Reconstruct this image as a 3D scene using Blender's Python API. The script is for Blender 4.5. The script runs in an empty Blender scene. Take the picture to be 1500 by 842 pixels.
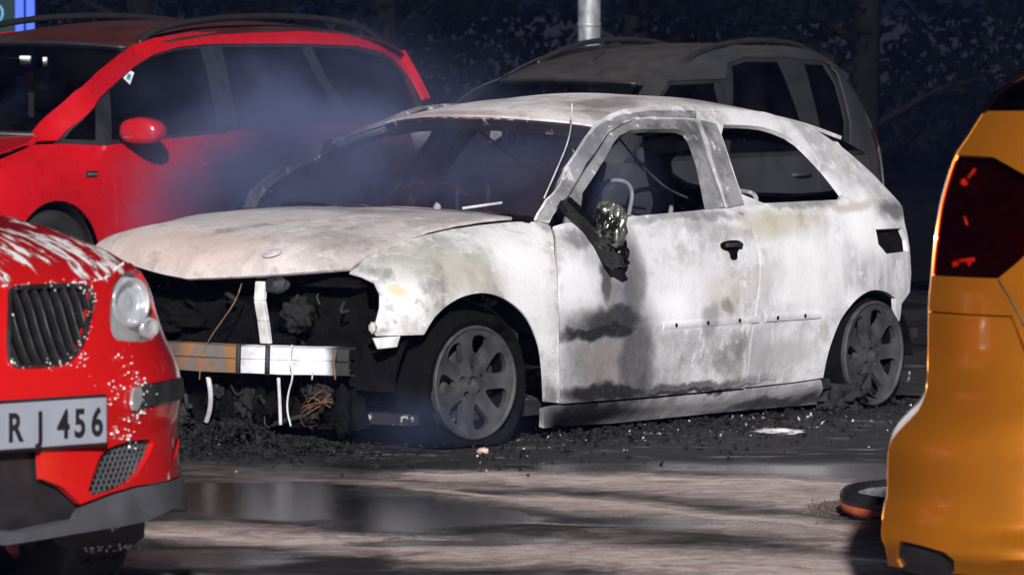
import bpy, bmesh, math, random
from mathutils import Vector, Matrix, noise
from mathutils.geometry import delaunay_2d_cdt
R = math.radians
random.seed(7)
scene = bpy.context.scene
COL = scene.collection

# ------------------------------------------------------------------ camera, sky, light, exposure
F, CAM_H, YH = 9000.0, 1.69, -10.0          # focal length in photo pixels, eye height, horizon row
PITCH = math.atan((421 - YH) / F)
CP, SP = math.cos(PITCH), math.sin(PITCH)
cd = bpy.data.cameras.new('camera'); cam = bpy.data.objects.new('camera', cd); COL.objects.link(cam)
cam.location = (0, 0, CAM_H); cam.rotation_euler = (math.pi / 2 - PITCH, 0, 0)
cd.sensor_width = 36; cd.lens = 36 * F / 1500; cd.clip_end = 2000; cd.clip_start = .5
cd.dof.use_dof = True; cd.dof.focus_distance = 24.2; cd.dof.aperture_fstop = 13
scene.camera = cam
SUN_AZ, SUN_EL = 1.5, 21.0                 # degrees to the right behind the camera, degrees up
wd = bpy.data.worlds.new('World'); scene.world = wd; wd.use_nodes = True
_nt = wd.node_tree; _nt.nodes.clear()
_sky = _nt.nodes.new('ShaderNodeTexSky'); _sky.sky_type = 'NISHITA'; _sky.sun_disc = False
_sky.sun_elevation = R(SUN_EL); _sky.sun_rotation = R(180 - SUN_AZ)
_bg = _nt.nodes.new('ShaderNodeBackground'); _bg.inputs[1].default_value = 0.0009
_wo = _nt.nodes.new('ShaderNodeOutputWorld')
_tint = _nt.nodes.new('ShaderNodeMix'); _tint.data_type = 'RGBA'; _tint.blend_type = 'MULTIPLY'; _tint.inputs[0].default_value = 1; _tint.inputs[7].default_value = (.42, .56, 1.25, 1)   # deep blue of the night sky
_nt.links.new(_sky.outputs[0], _tint.inputs[6]); _nt.links.new(_tint.outputs[2], _bg.inputs[0]); _nt.links.new(_bg.outputs[0], _wo.inputs[0])
sd = bpy.data.lights.new('sun', 'SUN'); sd.energy = 4.8; sd.angle = R(0.9); sd.color = (1, .975, .975)
sun = bpy.data.objects.new('sun', sd); COL.objects.link(sun)
_to = Vector((math.sin(R(SUN_AZ)) * math.cos(R(SUN_EL)), -math.cos(R(SUN_AZ)) * math.cos(R(SUN_EL)), math.sin(R(SUN_EL))))
sun.rotation_euler = _to.to_track_quat('Z', 'Y').to_euler(); sun.location = _to * 60
vs = scene.view_settings; vs.view_transform = 'Standard'; vs.look = 'None'; vs.exposure = 0.2; vs.gamma = 1
scene.render.engine = 'CYCLES'
scene.cycles.max_bounces = 8; scene.cycles.transparent_max_bounces = 16; scene.cycles.volume_bounces = 0
scene.cycles.volume_step_rate = 1.0; scene.cycles.use_denoising = True; scene.cycles.use_adaptive_sampling = True; scene.cycles.adaptive_threshold = .025; scene.cycles.adaptive_min_samples = 16

# ------------------------------------------------------------------ helpers: photo pixels to places
def ray(px, py):
    dx = (px - 750) / F; dz = -(py - 421) / F
    return Vector((dx, CP + dz * SP, -SP + dz * CP))
EYE = Vector((0, 0, CAM_H))
def at_z(px, py, z=0.0):
    r = ray(px, py); return EYE + r * ((z - CAM_H) / r.z)
def at_y(px, py, y):
    r = ray(px, py); return EYE + r * (y / r.y)
class Frame:
    """a vehicle's own axes: x forward, y to its left, z up"""
    def __init__(s, ox, oy, theta, oz=0.0):
        s.o = Vector((ox, oy, oz)); s.th = theta
        s.f = Vector((math.cos(theta), math.sin(theta), 0)); s.l = Vector((-math.sin(theta), math.cos(theta), 0))
    def loc(s, P):
        d = P - s.o; return Vector((d.dot(s.f), d.dot(s.l), d.z))
    def on_y(s, px, py, y):
        r = ray(px, py); t = (s.o + s.l * y - EYE).dot(s.l) / r.dot(s.l); return s.loc(EYE + r * t)
    def on_x(s, px, py, x):
        r = ray(px, py); t = (s.o + s.f * x - EYE).dot(s.f) / r.dot(s.f); return s.loc(EYE + r * t)
    def on_z(s, px, py, z):
        return s.loc(at_z(px, py, z + s.o.z))
def trace(fr, px, py, g):
    """first point along a pixel's line of sight where g(x, y, z) turns negative, in the frame's axes; nearest miss otherwise"""
    r = ray(px, py); t0 = fr.o.y / r.y; best = None; prev = None; n = 160
    for i in range(n + 1):
        t = t0 - 4.2 + 7.2 * i / n; p = fr.loc(EYE + r * t); v = g(p)
        if v < 0:
            if prev is None: return p
            a, b = prev, t
            for _ in range(22):
                m = (a + b) / 2
                if g(fr.loc(EYE + r * m)) < 0: b = m
                else: a = m
            return fr.loc(EYE + r * b)
        prev = t
        if best is None or v < best[0]: best = (v, p)
    return best[1]
def side_pts(fr, S, pts, sign=1):
    """pixels -> (x, z) on the flank y = S(x, z); ('l', x, z) passes through"""
    out = []
    for p in pts:
        if p[0] == 'l': out.append((p[1], p[2])); continue
        y = .8
        for _ in range(14):
            q = fr.on_y(p[0], p[1], sign * y); y = .5 * y + .5 * S(q.x, q.z)
        out.append((q.x, q.z))
    return out
def front_pts(fr, T, pts):
    """pixels -> (y, z) on a front face x = T(y, z)"""
    out = []
    for p in pts:
        if p[0] == 'l': out.append((p[1], p[2])); continue
        q = trace(fr, p[0], p[1], lambda v: v.x - T(v.y, max(.05, min(1.3, v.z))) if abs(v.y) < 1.3 else 1 + abs(v.y)); out.append((q.y, q.z))
    return out

# ------------------------------------------------------------------ helpers: curves and meshes
def lerp(a, b, t): return a + (b - a) * t
def clamp(t, a=0., b=1.): return max(a, min(b, t))
def sst(a, b, t):
    t = clamp((t - a) / (b - a)); return t * t * (3 - 2 * t)
def knots(ks):
    """monotone cubic through (t, v) knots"""
    ks = sorted(ks); xs = [k[0] for k in ks]; ys = [k[1] for k in ks]; n = len(xs)
    d = [(ys[i + 1] - ys[i]) / (xs[i + 1] - xs[i]) for i in range(n - 1)]
    m = [d[0]] + [0 if d[i - 1] * d[i] <= 0 else 2 * d[i - 1] * d[i] / (d[i - 1] + d[i]) for i in range(1, n - 1)] + [d[-1]]
    def fn(t):
        if t <= xs[0]: return ys[0] + m[0] * (t - xs[0]) * .5
        if t >= xs[-1]: return ys[-1] + m[-1] * (t - xs[-1]) * .5
        i = 0
        while t > xs[i + 1]: i += 1
        h = xs[i + 1] - xs[i]; u = (t - xs[i]) / h
        return (2*u**3 - 3*u*u + 1) * ys[i] + (u**3 - 2*u*u + u) * h * m[i] + (-2*u**3 + 3*u*u) * ys[i + 1] + (u**3 - u*u) * h * m[i + 1]
    return fn
def chaikin(pts, it=2):
    for _ in range(it):
        q = []
        for i in range(len(pts)):
            a, b = pts[i], pts[(i + 1) % len(pts)]
            q.append((lerp(a[0], b[0], .25), lerp(a[1], b[1], .25))); q.append((lerp(a[0], b[0], .75), lerp(a[1], b[1], .75)))
        pts = q
    return pts
def curve(pts, n=5):
    """pixel polyline rounded by a Catmull-Rom spline"""
    out = []
    for i in range(len(pts) - 1):
        p = [pts[max(i - 1, 0)], pts[i], pts[i + 1], pts[min(i + 2, len(pts) - 1)]]
        for k in range(n):
            t = k / n; out.append(tuple(.5 * (2 * p[1][c] + (p[2][c] - p[0][c]) * t + (2 * p[0][c] - 5 * p[1][c] + 4 * p[2][c] - p[3][c]) * t * t + (3 * p[1][c] - p[0][c] - 3 * p[2][c] + p[3][c]) * t ** 3) for c in (0, 1)))
    return out + [pts[-1]]
def shrink(pts, d):
    """inset a 2-D polygon by d (negative grows it)"""
    n = len(pts); ar = sum(pts[i][0] * pts[(i + 1) % n][1] - pts[(i + 1) % n][0] * pts[i][1] for i in range(n))
    s = 1 if ar > 0 else -1; out = []
    for i in range(n):
        a, b, c = pts[i - 1], pts[i], pts[(i + 1) % n]
        e1 = Vector((b[0] - a[0], b[1] - a[1])); e2 = Vector((c[0] - b[0], c[1] - b[1]))
        if e1.length < 1e-7 or e2.length < 1e-7: out.append(b); continue
        e1.normalize(); e2.normalize()
        n1 = Vector((-e1.y, e1.x)) * s; n2 = Vector((-e2.y, e2.x)) * s; nn = n1 + n2
        if nn.length < 1e-4: out.append(b); continue
        nn.normalize(); k = d / max(.4, nn.dot(n1)); out.append((b[0] + nn.x * k, b[1] + nn.y * k))
    return out
def inside(p, poly):
    x, y = p; c = False; n = len(poly); j = n - 1
    for i in range(n):
        xi, yi = poly[i]; xj, yj = poly[j]
        if (yi > y) != (yj > y) and x < (xj - xi) * (y - yi) / (yj - yi) + xi: c = not c
        j = i
    return c
def seg_d2(p, a, b):
    ax, ay = a; dx, dy = b[0] - ax, b[1] - ay; L = dx * dx + dy * dy
    t = clamp(((p[0] - ax) * dx + (p[1] - ay) * dy) / L) if L else 0
    return (p[0] - ax - t * dx) ** 2 + (p[1] - ay - t * dy) ** 2
def resample(poly, res):
    out = []
    for i in range(len(poly)):
        a, b = poly[i], poly[(i + 1) % len(poly)]
        n = max(1, int(math.hypot(b[0] - a[0], b[1] - a[1]) / res))
        for k in range(n): out.append((lerp(a[0], b[0], k / n), lerp(a[1], b[1], k / n)))
    return out
def fill(outline, holes=(), res=.04):
    loops = [resample(outline, res)] + [resample(h, res) for h in holes]
    pts, edges = [], []
    for lp in loops:
        b = len(pts); n = len(lp); pts += lp; edges += [(b + i, b + (i + 1) % n) for i in range(n)]
    segs = [(pts[a], pts[b]) for a, b in edges]
    xs = [p[0] for p in loops[0]]; ys = [p[1] for p in loops[0]]
    lim = (.45 * res) ** 2; y = min(ys) + res * .5; row = 0
    while y < max(ys):
        x = min(xs) + res * (.5 if row % 2 else .25)
        near = [s for s in segs if min(s[0][1], s[1][1]) - res < y < max(s[0][1], s[1][1]) + res]
        while x < max(xs):
            p = (x, y)
            if inside(p, outline) and not any(inside(p, h) for h in holes) and all(seg_d2(p, a, b) > lim for a, b in near if min(a[0], b[0]) - res < x < max(a[0], b[0]) + res):
                pts.append(p)
            x += res
        y += res * .87; row += 1
    r = delaunay_2d_cdt([Vector(p) for p in pts], edges, [], 0, 1e-6)
    V = [(v.x, v.y) for v in r[0]]; T = []
    for f in r[2]:
        if len(f) != 3: continue
        c = (sum(V[i][0] for i in f) / 3, sum(V[i][1] for i in f) / 3)
        if inside(c, outline) and not any(inside(c, h) for h in holes): T.append(tuple(f))
    return V, T
def add(name, V, Fs, mat, parent=None, smooth=True, solid=0., bevel=0., label=None, inner=None):
    me = bpy.data.meshes.new(name); me.from_pydata([tuple(v) for v in V], [], Fs); me.update()
    if smooth: me.polygons.foreach_set('use_smooth', [True] * len(me.polygons))
    o = bpy.data.objects.new(name, me); COL.objects.link(o)
    if mat: me.materials.append(mat)
    if parent: o.parent = parent
    if solid:
        m = o.modifiers.new('thickness', 'SOLIDIFY'); m.thickness = solid; m.offset = -1
        if inner: me.materials.append(inner); m.material_offset = 1
        if smooth: e = o.modifiers.new('crease', 'EDGE_SPLIT'); e.split_angle = R(38); e.use_edge_sharp = False
    if bevel:
        m = o.modifiers.new('bevel', 'BEVEL'); m.width = bevel; m.segments = 2; m.limit_method = 'ANGLE'; m.angle_limit = R(40)
    if label: o['label'] = label
    return o
def panel(name, parent, outline, surf, mat, hint, holes=(), res=.04, solid=.008, label=None, mirror=False, inner=None):
    V2, T = fill(outline, holes, res)
    V = [Vector(surf(u, v)) for u, v in V2]
    if mirror: V = [Vector((v.x, -v.y, v.z)) for v in V]; hint = (hint[0], -hint[1], hint[2])
    acc = Vector()
    for t in T: acc += (V[t[1]] - V[t[0]]).cross(V[t[2]] - V[t[0]])
    if acc.dot(Vector(hint)) < 0: T = [t[::-1] for t in T]
    return add(name, V, T, mat, parent, solid=solid, label=label, inner=inner)
def grid(fn, nu, nv):
    V = [fn(i / nu, j / nv) for i in range(nu + 1) for j in range(nv + 1)]
    Fs = [(i * (nv + 1) + j, (i + 1) * (nv + 1) + j, (i + 1) * (nv + 1) + j + 1, i * (nv + 1) + j + 1) for i in range(nu) for j in range(nv)]
    return V, Fs
def tube_geo(pts, r, n=8, cap=True):
    pts = [Vector(p) for p in pts]; V, Fs = [], []; up = Vector((0, 0, 1))
    rs = r if isinstance(r, (list, tuple)) else [r] * len(pts)
    prev = None
    for i, p in enumerate(pts):
        d = (pts[min(i + 1, len(pts) - 1)] - pts[max(i - 1, 0)]).normalized()
        if prev is None: a = d.cross(up if abs(d.z) < .9 else Vector((1, 0, 0))).normalized()
        else:
            a = prev - d * prev.dot(d); a = a.normalized() if a.length > 1e-6 else d.orthogonal().normalized()
        prev = a; b = d.cross(a)
        for k in range(n):
            t = 2 * math.pi * k / n; V.append(p + (a * math.cos(t) + b * math.sin(t)) * rs[i])
    for i in range(len(pts) - 1):
        for k in range(n): Fs.append((i*n + k, i*n + (k+1) % n, (i+1)*n + (k+1) % n, (i+1)*n + k))
    if cap: Fs += [tuple(range(n))[::-1], tuple(range((len(pts)-1)*n, len(pts)*n))]
    return V, Fs
def smoothpath(pts, it=2):
    pts = [Vector(p) for p in pts]
    for _ in range(it):
        q = [pts[0]]
        for a, b in zip(pts, pts[1:]): q += [a.lerp(b, .25), a.lerp(b, .75)]
        q.append(pts[-1]); pts = q
    return pts
def tube(name, parent, pts, r, mat, n=8, it=2, label=None):
    V, Fs = tube_geo(smoothpath(pts, it), r, n); return add(name, V, Fs, mat, parent, label=label)
def box_geo(x0, x1, y0, y1, z0, z1):
    V = [(x, y, z) for x in (x0, x1) for y in (y0, y1) for z in (z0, z1)]
    return V, [(0,1,3,2), (4,6,7,5), (0,4,5,1), (2,3,7,6), (0,2,6,4), (1,5,7,3)]
def merge(geos):
    V, Fs = [], []
    for v, f in geos:
        b = len(V); V += list(v); Fs += [tuple(b + i for i in q) for q in f]
    return V, Fs
def revolve(prof, n=40, a0=0., a1=2*math.pi, axis='y'):
    """profile (r, h) round the y axis (wheels) or z axis"""
    full = abs(a1 - a0 - 2 * math.pi) < 1e-6; m = n if full else n + 1; V, Fs = [], []
    for i in range(m):
        t = a0 + (a1 - a0) * i / n
        for r, h in prof: V.append((r * math.cos(t), h, r * math.sin(t)) if axis == 'y' else (r * math.cos(t), r * math.sin(t), h))
    k = len(prof)
    for i in range(n):
        for j in range(k - 1): Fs.append((i*k + j, i*k + j + 1, ((i+1) % m)*k + j + 1, ((i+1) % m)*k + j))
    return V, Fs
def recalc(o):
    bm = bmesh.new(); bm.from_mesh(o.data); bmesh.ops.recalc_face_normals(bm, faces=bm.faces); bm.to_mesh(o.data); bm.free(); return o
def lump(name, parent, c, r, mat, amp=.25, sc=6., sub=3, seed=0, label=None):
    bm = bmesh.new(); bmesh.ops.create_icosphere(bm, subdivisions=sub, radius=1)
    for v in bm.verts:
        d = v.co.normalized(); k = 1 + amp * noise.fractal(d * sc * .35 + Vector((seed, seed * 2.3, 1)), 1, 2, 4) * 1.4
        v.co = Vector((c[0] + d.x * r[0] * k, c[1] + d.y * r[1] * k, c[2] + d.z * r[2] * k))
    me = bpy.data.meshes.new(name); bm.to_mesh(me); bm.free(); me.materials.append(mat)
    me.polygons.foreach_set('use_smooth', [True] * len(me.polygons))
    o = bpy.data.objects.new(name, me); COL.objects.link(o); o.parent = parent
    if label: o['label'] = label
    return o
def pod(name, parent, c, r, mat, e=.72):
    """rounded box that narrows to the back: a mirror shell"""
    def sg(v, p): return math.copysign(abs(v) ** p, v)
    def fn(a, b):
        u = 2 * math.pi * a; w = math.pi * (b - .5); x, y, z = sg(math.cos(w), e) * sg(math.cos(u), e), sg(math.cos(w), e) * sg(math.sin(u), e), sg(math.sin(w), e)
        k = 1 - .18 * (1 - x) * .5 - .12 * max(0, z) * abs(y); return (c[0] + r[0] * x, c[1] + r[1] * y * k, c[2] + r[2] * z * k)
    return recalc(add(name, *grid(fn, 28, 16), mat, parent))
def thing(name, label, cat, fr=None, group=None, loc=None):
    o = bpy.data.objects.new(name, None); COL.objects.link(o); o.empty_display_size = .2
    if fr: o.location = fr.o; o.rotation_euler = (0, 0, fr.th)
    if loc is not None: o.location = loc
    tag(o, label, cat, group); return o
def tag(o, label, cat=None, group=None, kind=None):
    o['label'] = label
    if cat: o['category'] = cat
    if group: o['group'] = group
    if kind: o['kind'] = kind
    return o

# ------------------------------------------------------------------ helpers: node materials
class NT:
    def __init__(s, name):
        s.m = bpy.data.materials.new(name); s.m.use_nodes = True; s.t = s.m.node_tree; s.t.nodes.clear()
        s.out = s.t.nodes.new('ShaderNodeOutputMaterial')
    def n(s, typ, ins=None, out=0, **props):
        nd = s.t.nodes.new('ShaderNode' + typ)
        for k, v in props.items(): setattr(nd, k, v)
        for k, v in (ins or {}).items(): s.put(nd.inputs[k], v)
        return nd.outputs[out] if out is not None else nd
    def put(s, sock, v):
        if isinstance(v, bpy.types.NodeSocket): s.t.links.new(v, sock)
        else:
            if sock.type == 'RGBA' and len(v) == 3: v = (*v, 1)
            sock.default_value = v
    def coord(s): return s.n('TexCoord', out=3)
    def math(s, op, a, b=0., c=0., cl=False): return s.n('Math', {0: a, 1: b, 2: c}, operation=op, use_clamp=cl)
    def vmath(s, op, a, b=(0, 0, 0), out=0): return s.n('VectorMath', {0: a, 1: b}, out=out, operation=op)
    def noise(s, v, scale, detail=4, rough=.55, out=0): return s.n('TexNoise', {'Vector': v, 'Scale': scale, 'Detail': detail, 'Roughness': rough}, out=out)
    def ramp(s, v, a, b, lo=0., hi=1.): return s.n('MapRange', {'Value': v, 'From Min': a, 'From Max': b, 'To Min': lo, 'To Max': hi}, interpolation_type='SMOOTHSTEP')
    def mix(s, f, a, b):
        nd = s.t.nodes.new('ShaderNodeMix'); nd.data_type = 'RGBA'
        s.put(nd.inputs[0], f); s.put(nd.inputs[6], a); s.put(nd.inputs[7], b); return nd.outputs[2]
    def bump(s, h, dist, strength=1.): return s.n('Bump', {'Height': h, 'Distance': dist, 'Strength': strength})
    def sheen(s):
        f = s.n('LayerWeight', {'Blend': .5}, out=1); return s.math('ADD', s.math('MULTIPLY', s.math('POWER', f, 4.), .6), .04)
    def warp(s, v, scale, amt):
        c = s.noise(v, scale, 3, out=1); c = s.vmath('SUBTRACT', c, (.5, .5, .5)); c = s.vmath('MULTIPLY', c, (amt * 2,) * 3); return s.vmath('ADD', v, c)
    def blob(s, v, c, r, soft=.5):
        d = s.vmath('SUBTRACT', v, tuple(c)); d = s.vmath('DIVIDE', d, tuple(r)); L = s.vmath('LENGTH', d, out=1)
        return s.ramp(L, 1 + soft, 1 - soft)
    def surf(s, **k):
        bs = s.n('BsdfPrincipled', out=None)
        for a, v in k.items():
            a = {'color': 'Base Color', 'rough': 'Roughness', 'metal': 'Metallic', 'coat': 'Coat Weight', 'coatrough': 'Coat Roughness', 'normal': 'Normal', 'spec': 'Specular IOR Level', 'emis': 'Emission Color', 'emstr': 'Emission Strength', 'alpha': 'Alpha', 'trans': 'Transmission Weight'}[a]
            s.put(bs.inputs[a], v)
        s.t.links.new(bs.outputs[0], s.out.inputs[0]); return s.m
def plain(name, col, rough=.6, metal=0., coat=0., var=.25, sc=14., bump=0., spec=.5, dust=None):
    m = NT(name); v = m.coord(); n1 = m.noise(v, sc, 5)
    dark = tuple(c * (1 - var) for c in col); lite = tuple(min(1, c * (1 + var)) for c in col)
    c = m.mix(m.ramp(n1, .3, .7), dark, lite)
    if dust:
        n2 = m.ramp(m.noise(m.warp(v, 3, .2), 2.2, 6), .42, .7); c = m.mix(m.math('MULTIPLY', n2, dust[1]), c, dust[0])
    k = dict(color=c, rough=m.ramp(n1, .2, .8, max(0, rough - .08), min(1, rough + .08)), metal=metal, coat=coat, spec=spec)
    if coat: k['coatrough'] = .06
    if bump: k['normal'] = m.bump(m.noise(v, sc * 3, 6), bump)
    return m.surf(**k)
def glassmat(name, tint=.12, rough=.03):
    m = NT(name); v = m.coord()
    tr = m.n('BsdfTransparent', {'Color': (tint, tint * 1.02, tint * 1.05, 1)})
    gl = m.n('BsdfGlossy', {'Color': (.9, .9, .9, 1), 'Roughness': m.ramp(m.noise(v, 5, 4), .3, .8, rough, rough + .08)})
    df = m.n('BsdfDiffuse', {'Color': (.05, .052, .06, 1)})
    fr = m.sheen()
    sh = m.n('MixShader', {0: fr, 1: tr, 2: gl})
    sh = m.n('MixShader', {0: m.ramp(m.noise(v, 3, 6), .35, .75, .0, .10), 1: sh, 2: df})
    m.t.links.new(sh, m.out.inputs[0]); return m.m

# ------------------------------------------------------------------ shared materials
M = {}
M['char'] = plain('char', (.003, .003, .0033), .92, var=.8, sc=18, bump=.008, spec=.12, dust=((.0045, .0043, .0044), .6))
M['soot_metal'] = plain('soot_metal', (.045, .045, .05), .7, .4, var=.5, sc=12, bump=.003)
M['alloy_burnt'] = plain('alloy_burnt', (.042, .042, .046), .7, .15, var=.45, sc=16, bump=.0012, dust=((.085, .082, .08), .5))
M['rubber_burnt'] = plain('rubber_burnt', (.016, .016, .017), .9, var=.7, sc=22, bump=.008, spec=.15, dust=((.04, .039, .038), .7))
M['rubber'] = plain('rubber', (.02, .02, .021), .6, var=.25, sc=30)
M['black_plastic'] = plain('black_plastic', (.018, .018, .02), .45, var=.2)
M['grey_plastic'] = plain('grey_plastic', (.075, .078, .088), .55, var=.18, sc=9, bump=.0004)
M['alloy'] = plain('alloy', (.45, .45, .46), .35, .9)
M['chrome'] = plain('chrome', (.75, .75, .77), .15, 1.0, var=.05)
M['foam'] = plain('foam', (.82, .82, .84), .8, var=.08, sc=40, bump=.003)
M['melt'] = plain('melted_plastic', (.004, .004, .0042), .25, var=.5, sc=30, bump=.003)
M['debris'] = plain('charred_debris', (.010, .0098, .0095), .8, var=.8, sc=25, bump=.01, spec=.35)
M['ashwhite'] = plain('ashwhite', (.62, .6, .6), .85, var=.25, sc=14, bump=.002, dust=((.12, .11, .11), .7))
M['rust_wire'] = plain('rust_wire', (.2, .1, .055), .8, .2, var=.5, sc=30)
M['red'] = plain('red_paint', (.50, .006, .012), .3, coat=1, var=.03, dust=((.36, .012, .015), .25))
M['redroof'] = plain('dark_red_roof', (.055, .010, .009), .8, coat=0., var=.25, sc=9, dust=((.05, .038, .036), .9), spec=.2)  # roof much darker and browner than the flanks
M['redbmw'] = plain('bright_red_paint', (.62, .008, .008), .25, coat=1, var=.02)
M['orange'] = plain('orange_paint', (.53, .17, .009), .34, .55, coat=1, var=.06, sc=4)
M['greycar'] = plain('grey_paint', (.042, .044, .048), .45, .2, coat=.4, var=.15, sc=5, dust=((.05, .047, .045), .7))
M['greyroof'] = plain('dusty_grey_roof', (.046, .040, .039), .8, var=.25, sc=12, dust=((.06, .057, .057), .8), spec=.2)
M['glass'] = glassmat('tinted_glass', .16)
M['glass2'] = glassmat('dark_tinted_glass', .06)
def sootglass():
    m = NT('sooted_glass'); v = m.coord(); n = m.noise(m.warp(v, 3, .1), 2.6, 5); st = m.noise(m.vmath('MULTIPLY', v, (3, 14, 3)), 2, 4)
    f = m.math('ADD', m.ramp(n, .36, .70, .12, .5), m.ramp(st, .5, .7, 0, .15))
    sh = m.n('MixShader', {0: f, 1: m.n('BsdfTransparent', {'Color': (.72, .70, .74, 1)}), 2: m.n('BsdfPrincipled', {'Base Color': m.mix(n, (.022, .016, .022), (.06, .046, .055)), 'Roughness': .55, 'Specular IOR Level': .3})})
    m.t.links.new(sh, m.out.inputs[0]); return m.m
M['sootglass'] = sootglass()
M['seal'] = plain('window_seal', (.014, .0145, .017), .6)
M['interior'] = plain('interior_cloth', (.02, .02, .022), .9, var=.3, sc=30)
M['white'] = plain('white_print', (.8, .8, .8), .6, var=.04)
M['silver'] = plain('silver', (.4, .4, .42), .4, .7)

# ------------------------------------------------------------------ ground
def make_ground():
    """asphalt car park, wet, with foam and ash; falls away gently behind the parked cars"""
    m = NT('wet_asphalt'); v = m.coord()
    w = m.warp(m.warp(v, .9, .35), 4, .05)
    wx = m.n('SeparateXYZ', {0: w}, out=None); X, Y = wx.outputs[0], wx.outputs[1]
    def band(p, q, wd, s=1.):
        a, b = at_z(*p), at_z(*q); d = (b - a); d.z = 0; L = d.length; d.normalize(); nx, ny = -d.y, d.x
        dist = m.math('ADD', m.math('MULTIPLY', m.math('SUBTRACT', X, a.x), nx), m.math('MULTIPLY', m.math('SUBTRACT', Y, a.y), ny))
        al = m.math('ADD', m.math('MULTIPLY', m.math('SUBTRACT', X, a.x), d.x), m.math('MULTIPLY', m.math('SUBTRACT', Y, a.y), d.y))
        e = m.math('MULTIPLY', m.ramp(al, -.25, .25), m.ramp(al, L + .25, L - .25))
        return m.math('MULTIPLY', m.math('MULTIPLY', m.ramp(m.math('ABSOLUTE', dist), wd * 1.5, wd * .3), e), s)
    acc = None
    for p, q, wd, s in [((560, 690), (1330, 716), .3, .5), ((780, 722), (1330, 800), .25, .42), ((150, 768), (700, 800), .28, .42), ((640, 800), (1330, 842), .42, .5),
                        ((330, 702), (760, 712), .14, .3), ((1000, 700), (1330, 742), .4, .42), ((560, 689), (1330, 709), .06, .75), ((820, 723), (1330, 792), .07, .75), ((600, 713), (980, 742), .05, .5), ((760, 813), (1330, 846), .09, .75), ((140, 771), (500, 792), .08, .7), ((640, 760), (900, 770), .04, .5), ((130, 830), (500, 800), .2, .25)]:
        b = band(p, q, wd, s); acc = b if acc is None else m.math('MAXIMUM', acc, b)
    dark = None
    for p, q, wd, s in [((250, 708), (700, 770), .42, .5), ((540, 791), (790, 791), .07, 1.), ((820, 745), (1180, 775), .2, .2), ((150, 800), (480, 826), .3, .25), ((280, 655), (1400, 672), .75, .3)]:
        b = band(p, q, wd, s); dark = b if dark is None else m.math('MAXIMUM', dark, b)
    n1 = m.noise(m.vmath('MULTIPLY', w, (1.4, 1., 1)), 1.7, 7, .62); n2 = m.noise(w, 9, 6, .65); n3 = m.noise(v, 70, 4, .7)
    fv = m.math('ADD', m.math('ADD', m.math('MULTIPLY', n1, .62), m.math('MULTIPLY', n2, .55)), acc)
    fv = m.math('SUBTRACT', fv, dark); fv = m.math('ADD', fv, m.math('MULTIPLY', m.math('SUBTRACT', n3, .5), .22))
    lace = m.ramp(m.math('ADD', m.math('MULTIPLY', m.noise(m.vmath('MULTIPLY', w, (1., 2.2, 1)), 11, 8, .7), .7), m.math('MULTIPLY', n3, .3)), .36, .56, .38, 1.)
    foam = m.math('MULTIPLY', m.math('MULTIPLY', m.ramp(fv, .46, 1.22), lace), m.ramp(m.n('SeparateXYZ', {0: v}, out=1), 24.5, 22.3))
    asp = m.mix(m.ramp(n3, .35, .7), (.008, .0074, .0072), (.026, .024, .023))
    asp = m.mix(m.ramp(n2, .5, .75, 0, .4), asp, (.035, .029, .026))
    fcol = m.mix(m.ramp(n2, .35, .65), (.80, .56, .49), (.93, .80, .76))
    fcol = m.mix(m.ramp(n3, .5, .75, 0, .3), fcol, (.36, .27, .24))
    col = m.mix(foam, asp, fcol)
    n5 = m.noise(v, 190, 3, .7); col = m.mix(m.ramp(n5, .54, .70, 0, .34), col, (.03, .027, .026))
    col = m.mix(m.ramp(m.noise(m.vmath('MULTIPLY', w, (.5, 2.4, 1)), 3.1, 6, .65), .55, .72, 0, .3), col, (.13, .09, .08))
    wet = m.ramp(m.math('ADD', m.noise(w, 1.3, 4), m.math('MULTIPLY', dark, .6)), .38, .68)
    rough = m.mix(wet, (.62, .62, .62), (.12, .12, .12)); rough = m.mix(foam, rough, (.42, .42, .42))
    yv = m.n('SeparateXYZ', {0: w}, out=1); ash = m.math('MULTIPLY', m.ramp(yv, 21.9, 22.5), m.ramp(yv, 30., 27.))
    acol = m.mix(m.ramp(n2, .35, .7), (.006, .006, .006), (.022, .021, .02)); pale = m.math('MULTIPLY', m.ramp(m.noise(m.vmath('MULTIPLY', w, (1.3, 3., 1)), 3.4, 7, .66), .56, .66), m.ramp(n3, .35, .6, .3, 1.))
    acol = m.mix(m.math('MULTIPLY', pale, .75), acol, (.42, .39, .38)); col = m.mix(ash, col, acol); rough = m.mix(ash, rough, (.8, .8, .8))
    h = m.math('ADD', m.math('MULTIPLY', n3, m.math('SUBTRACT', 1., m.math('MULTIPLY', wet, .8))), m.math('MULTIPLY', foam, .8))
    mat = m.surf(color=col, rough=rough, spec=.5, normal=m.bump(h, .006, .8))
    xs = [-400, -60, -14, -8, -5, -3.5] + [-3 + i * .1 for i in range(61)] + [3.5, 5, 8, 14, 60, 400]
    ys = [-60, 0, 8, 13, 15] + [16 + i * .1 for i in range(101)] + [27, 29, 31, 33, 33.8, 34.5, 35.2, 35.8, 36.4, 38, 44, 60, 100, 500]
    V = []
    for x in xs:
        for y in ys:
            z = -.35 * sst(33.6, 36.2, y)
            if abs(x) < 3.2 and 15.9 < y < 26.1: z += .006 * noise.noise(Vector((x * .8, y * .8, 0))) - .003
            V.append((x, y, z))
    k = len(ys)
    Fs = [(i * k + j, (i + 1) * k + j, (i + 1) * k + j + 1, i * k + j + 1) for i in range(len(xs) - 1) for j in range(k - 1)]
    o = add('ground', V, Fs, mat); tag(o, 'wet asphalt car park with streaks of pinkish foam and black ash', kind='structure')
make_ground()

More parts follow.
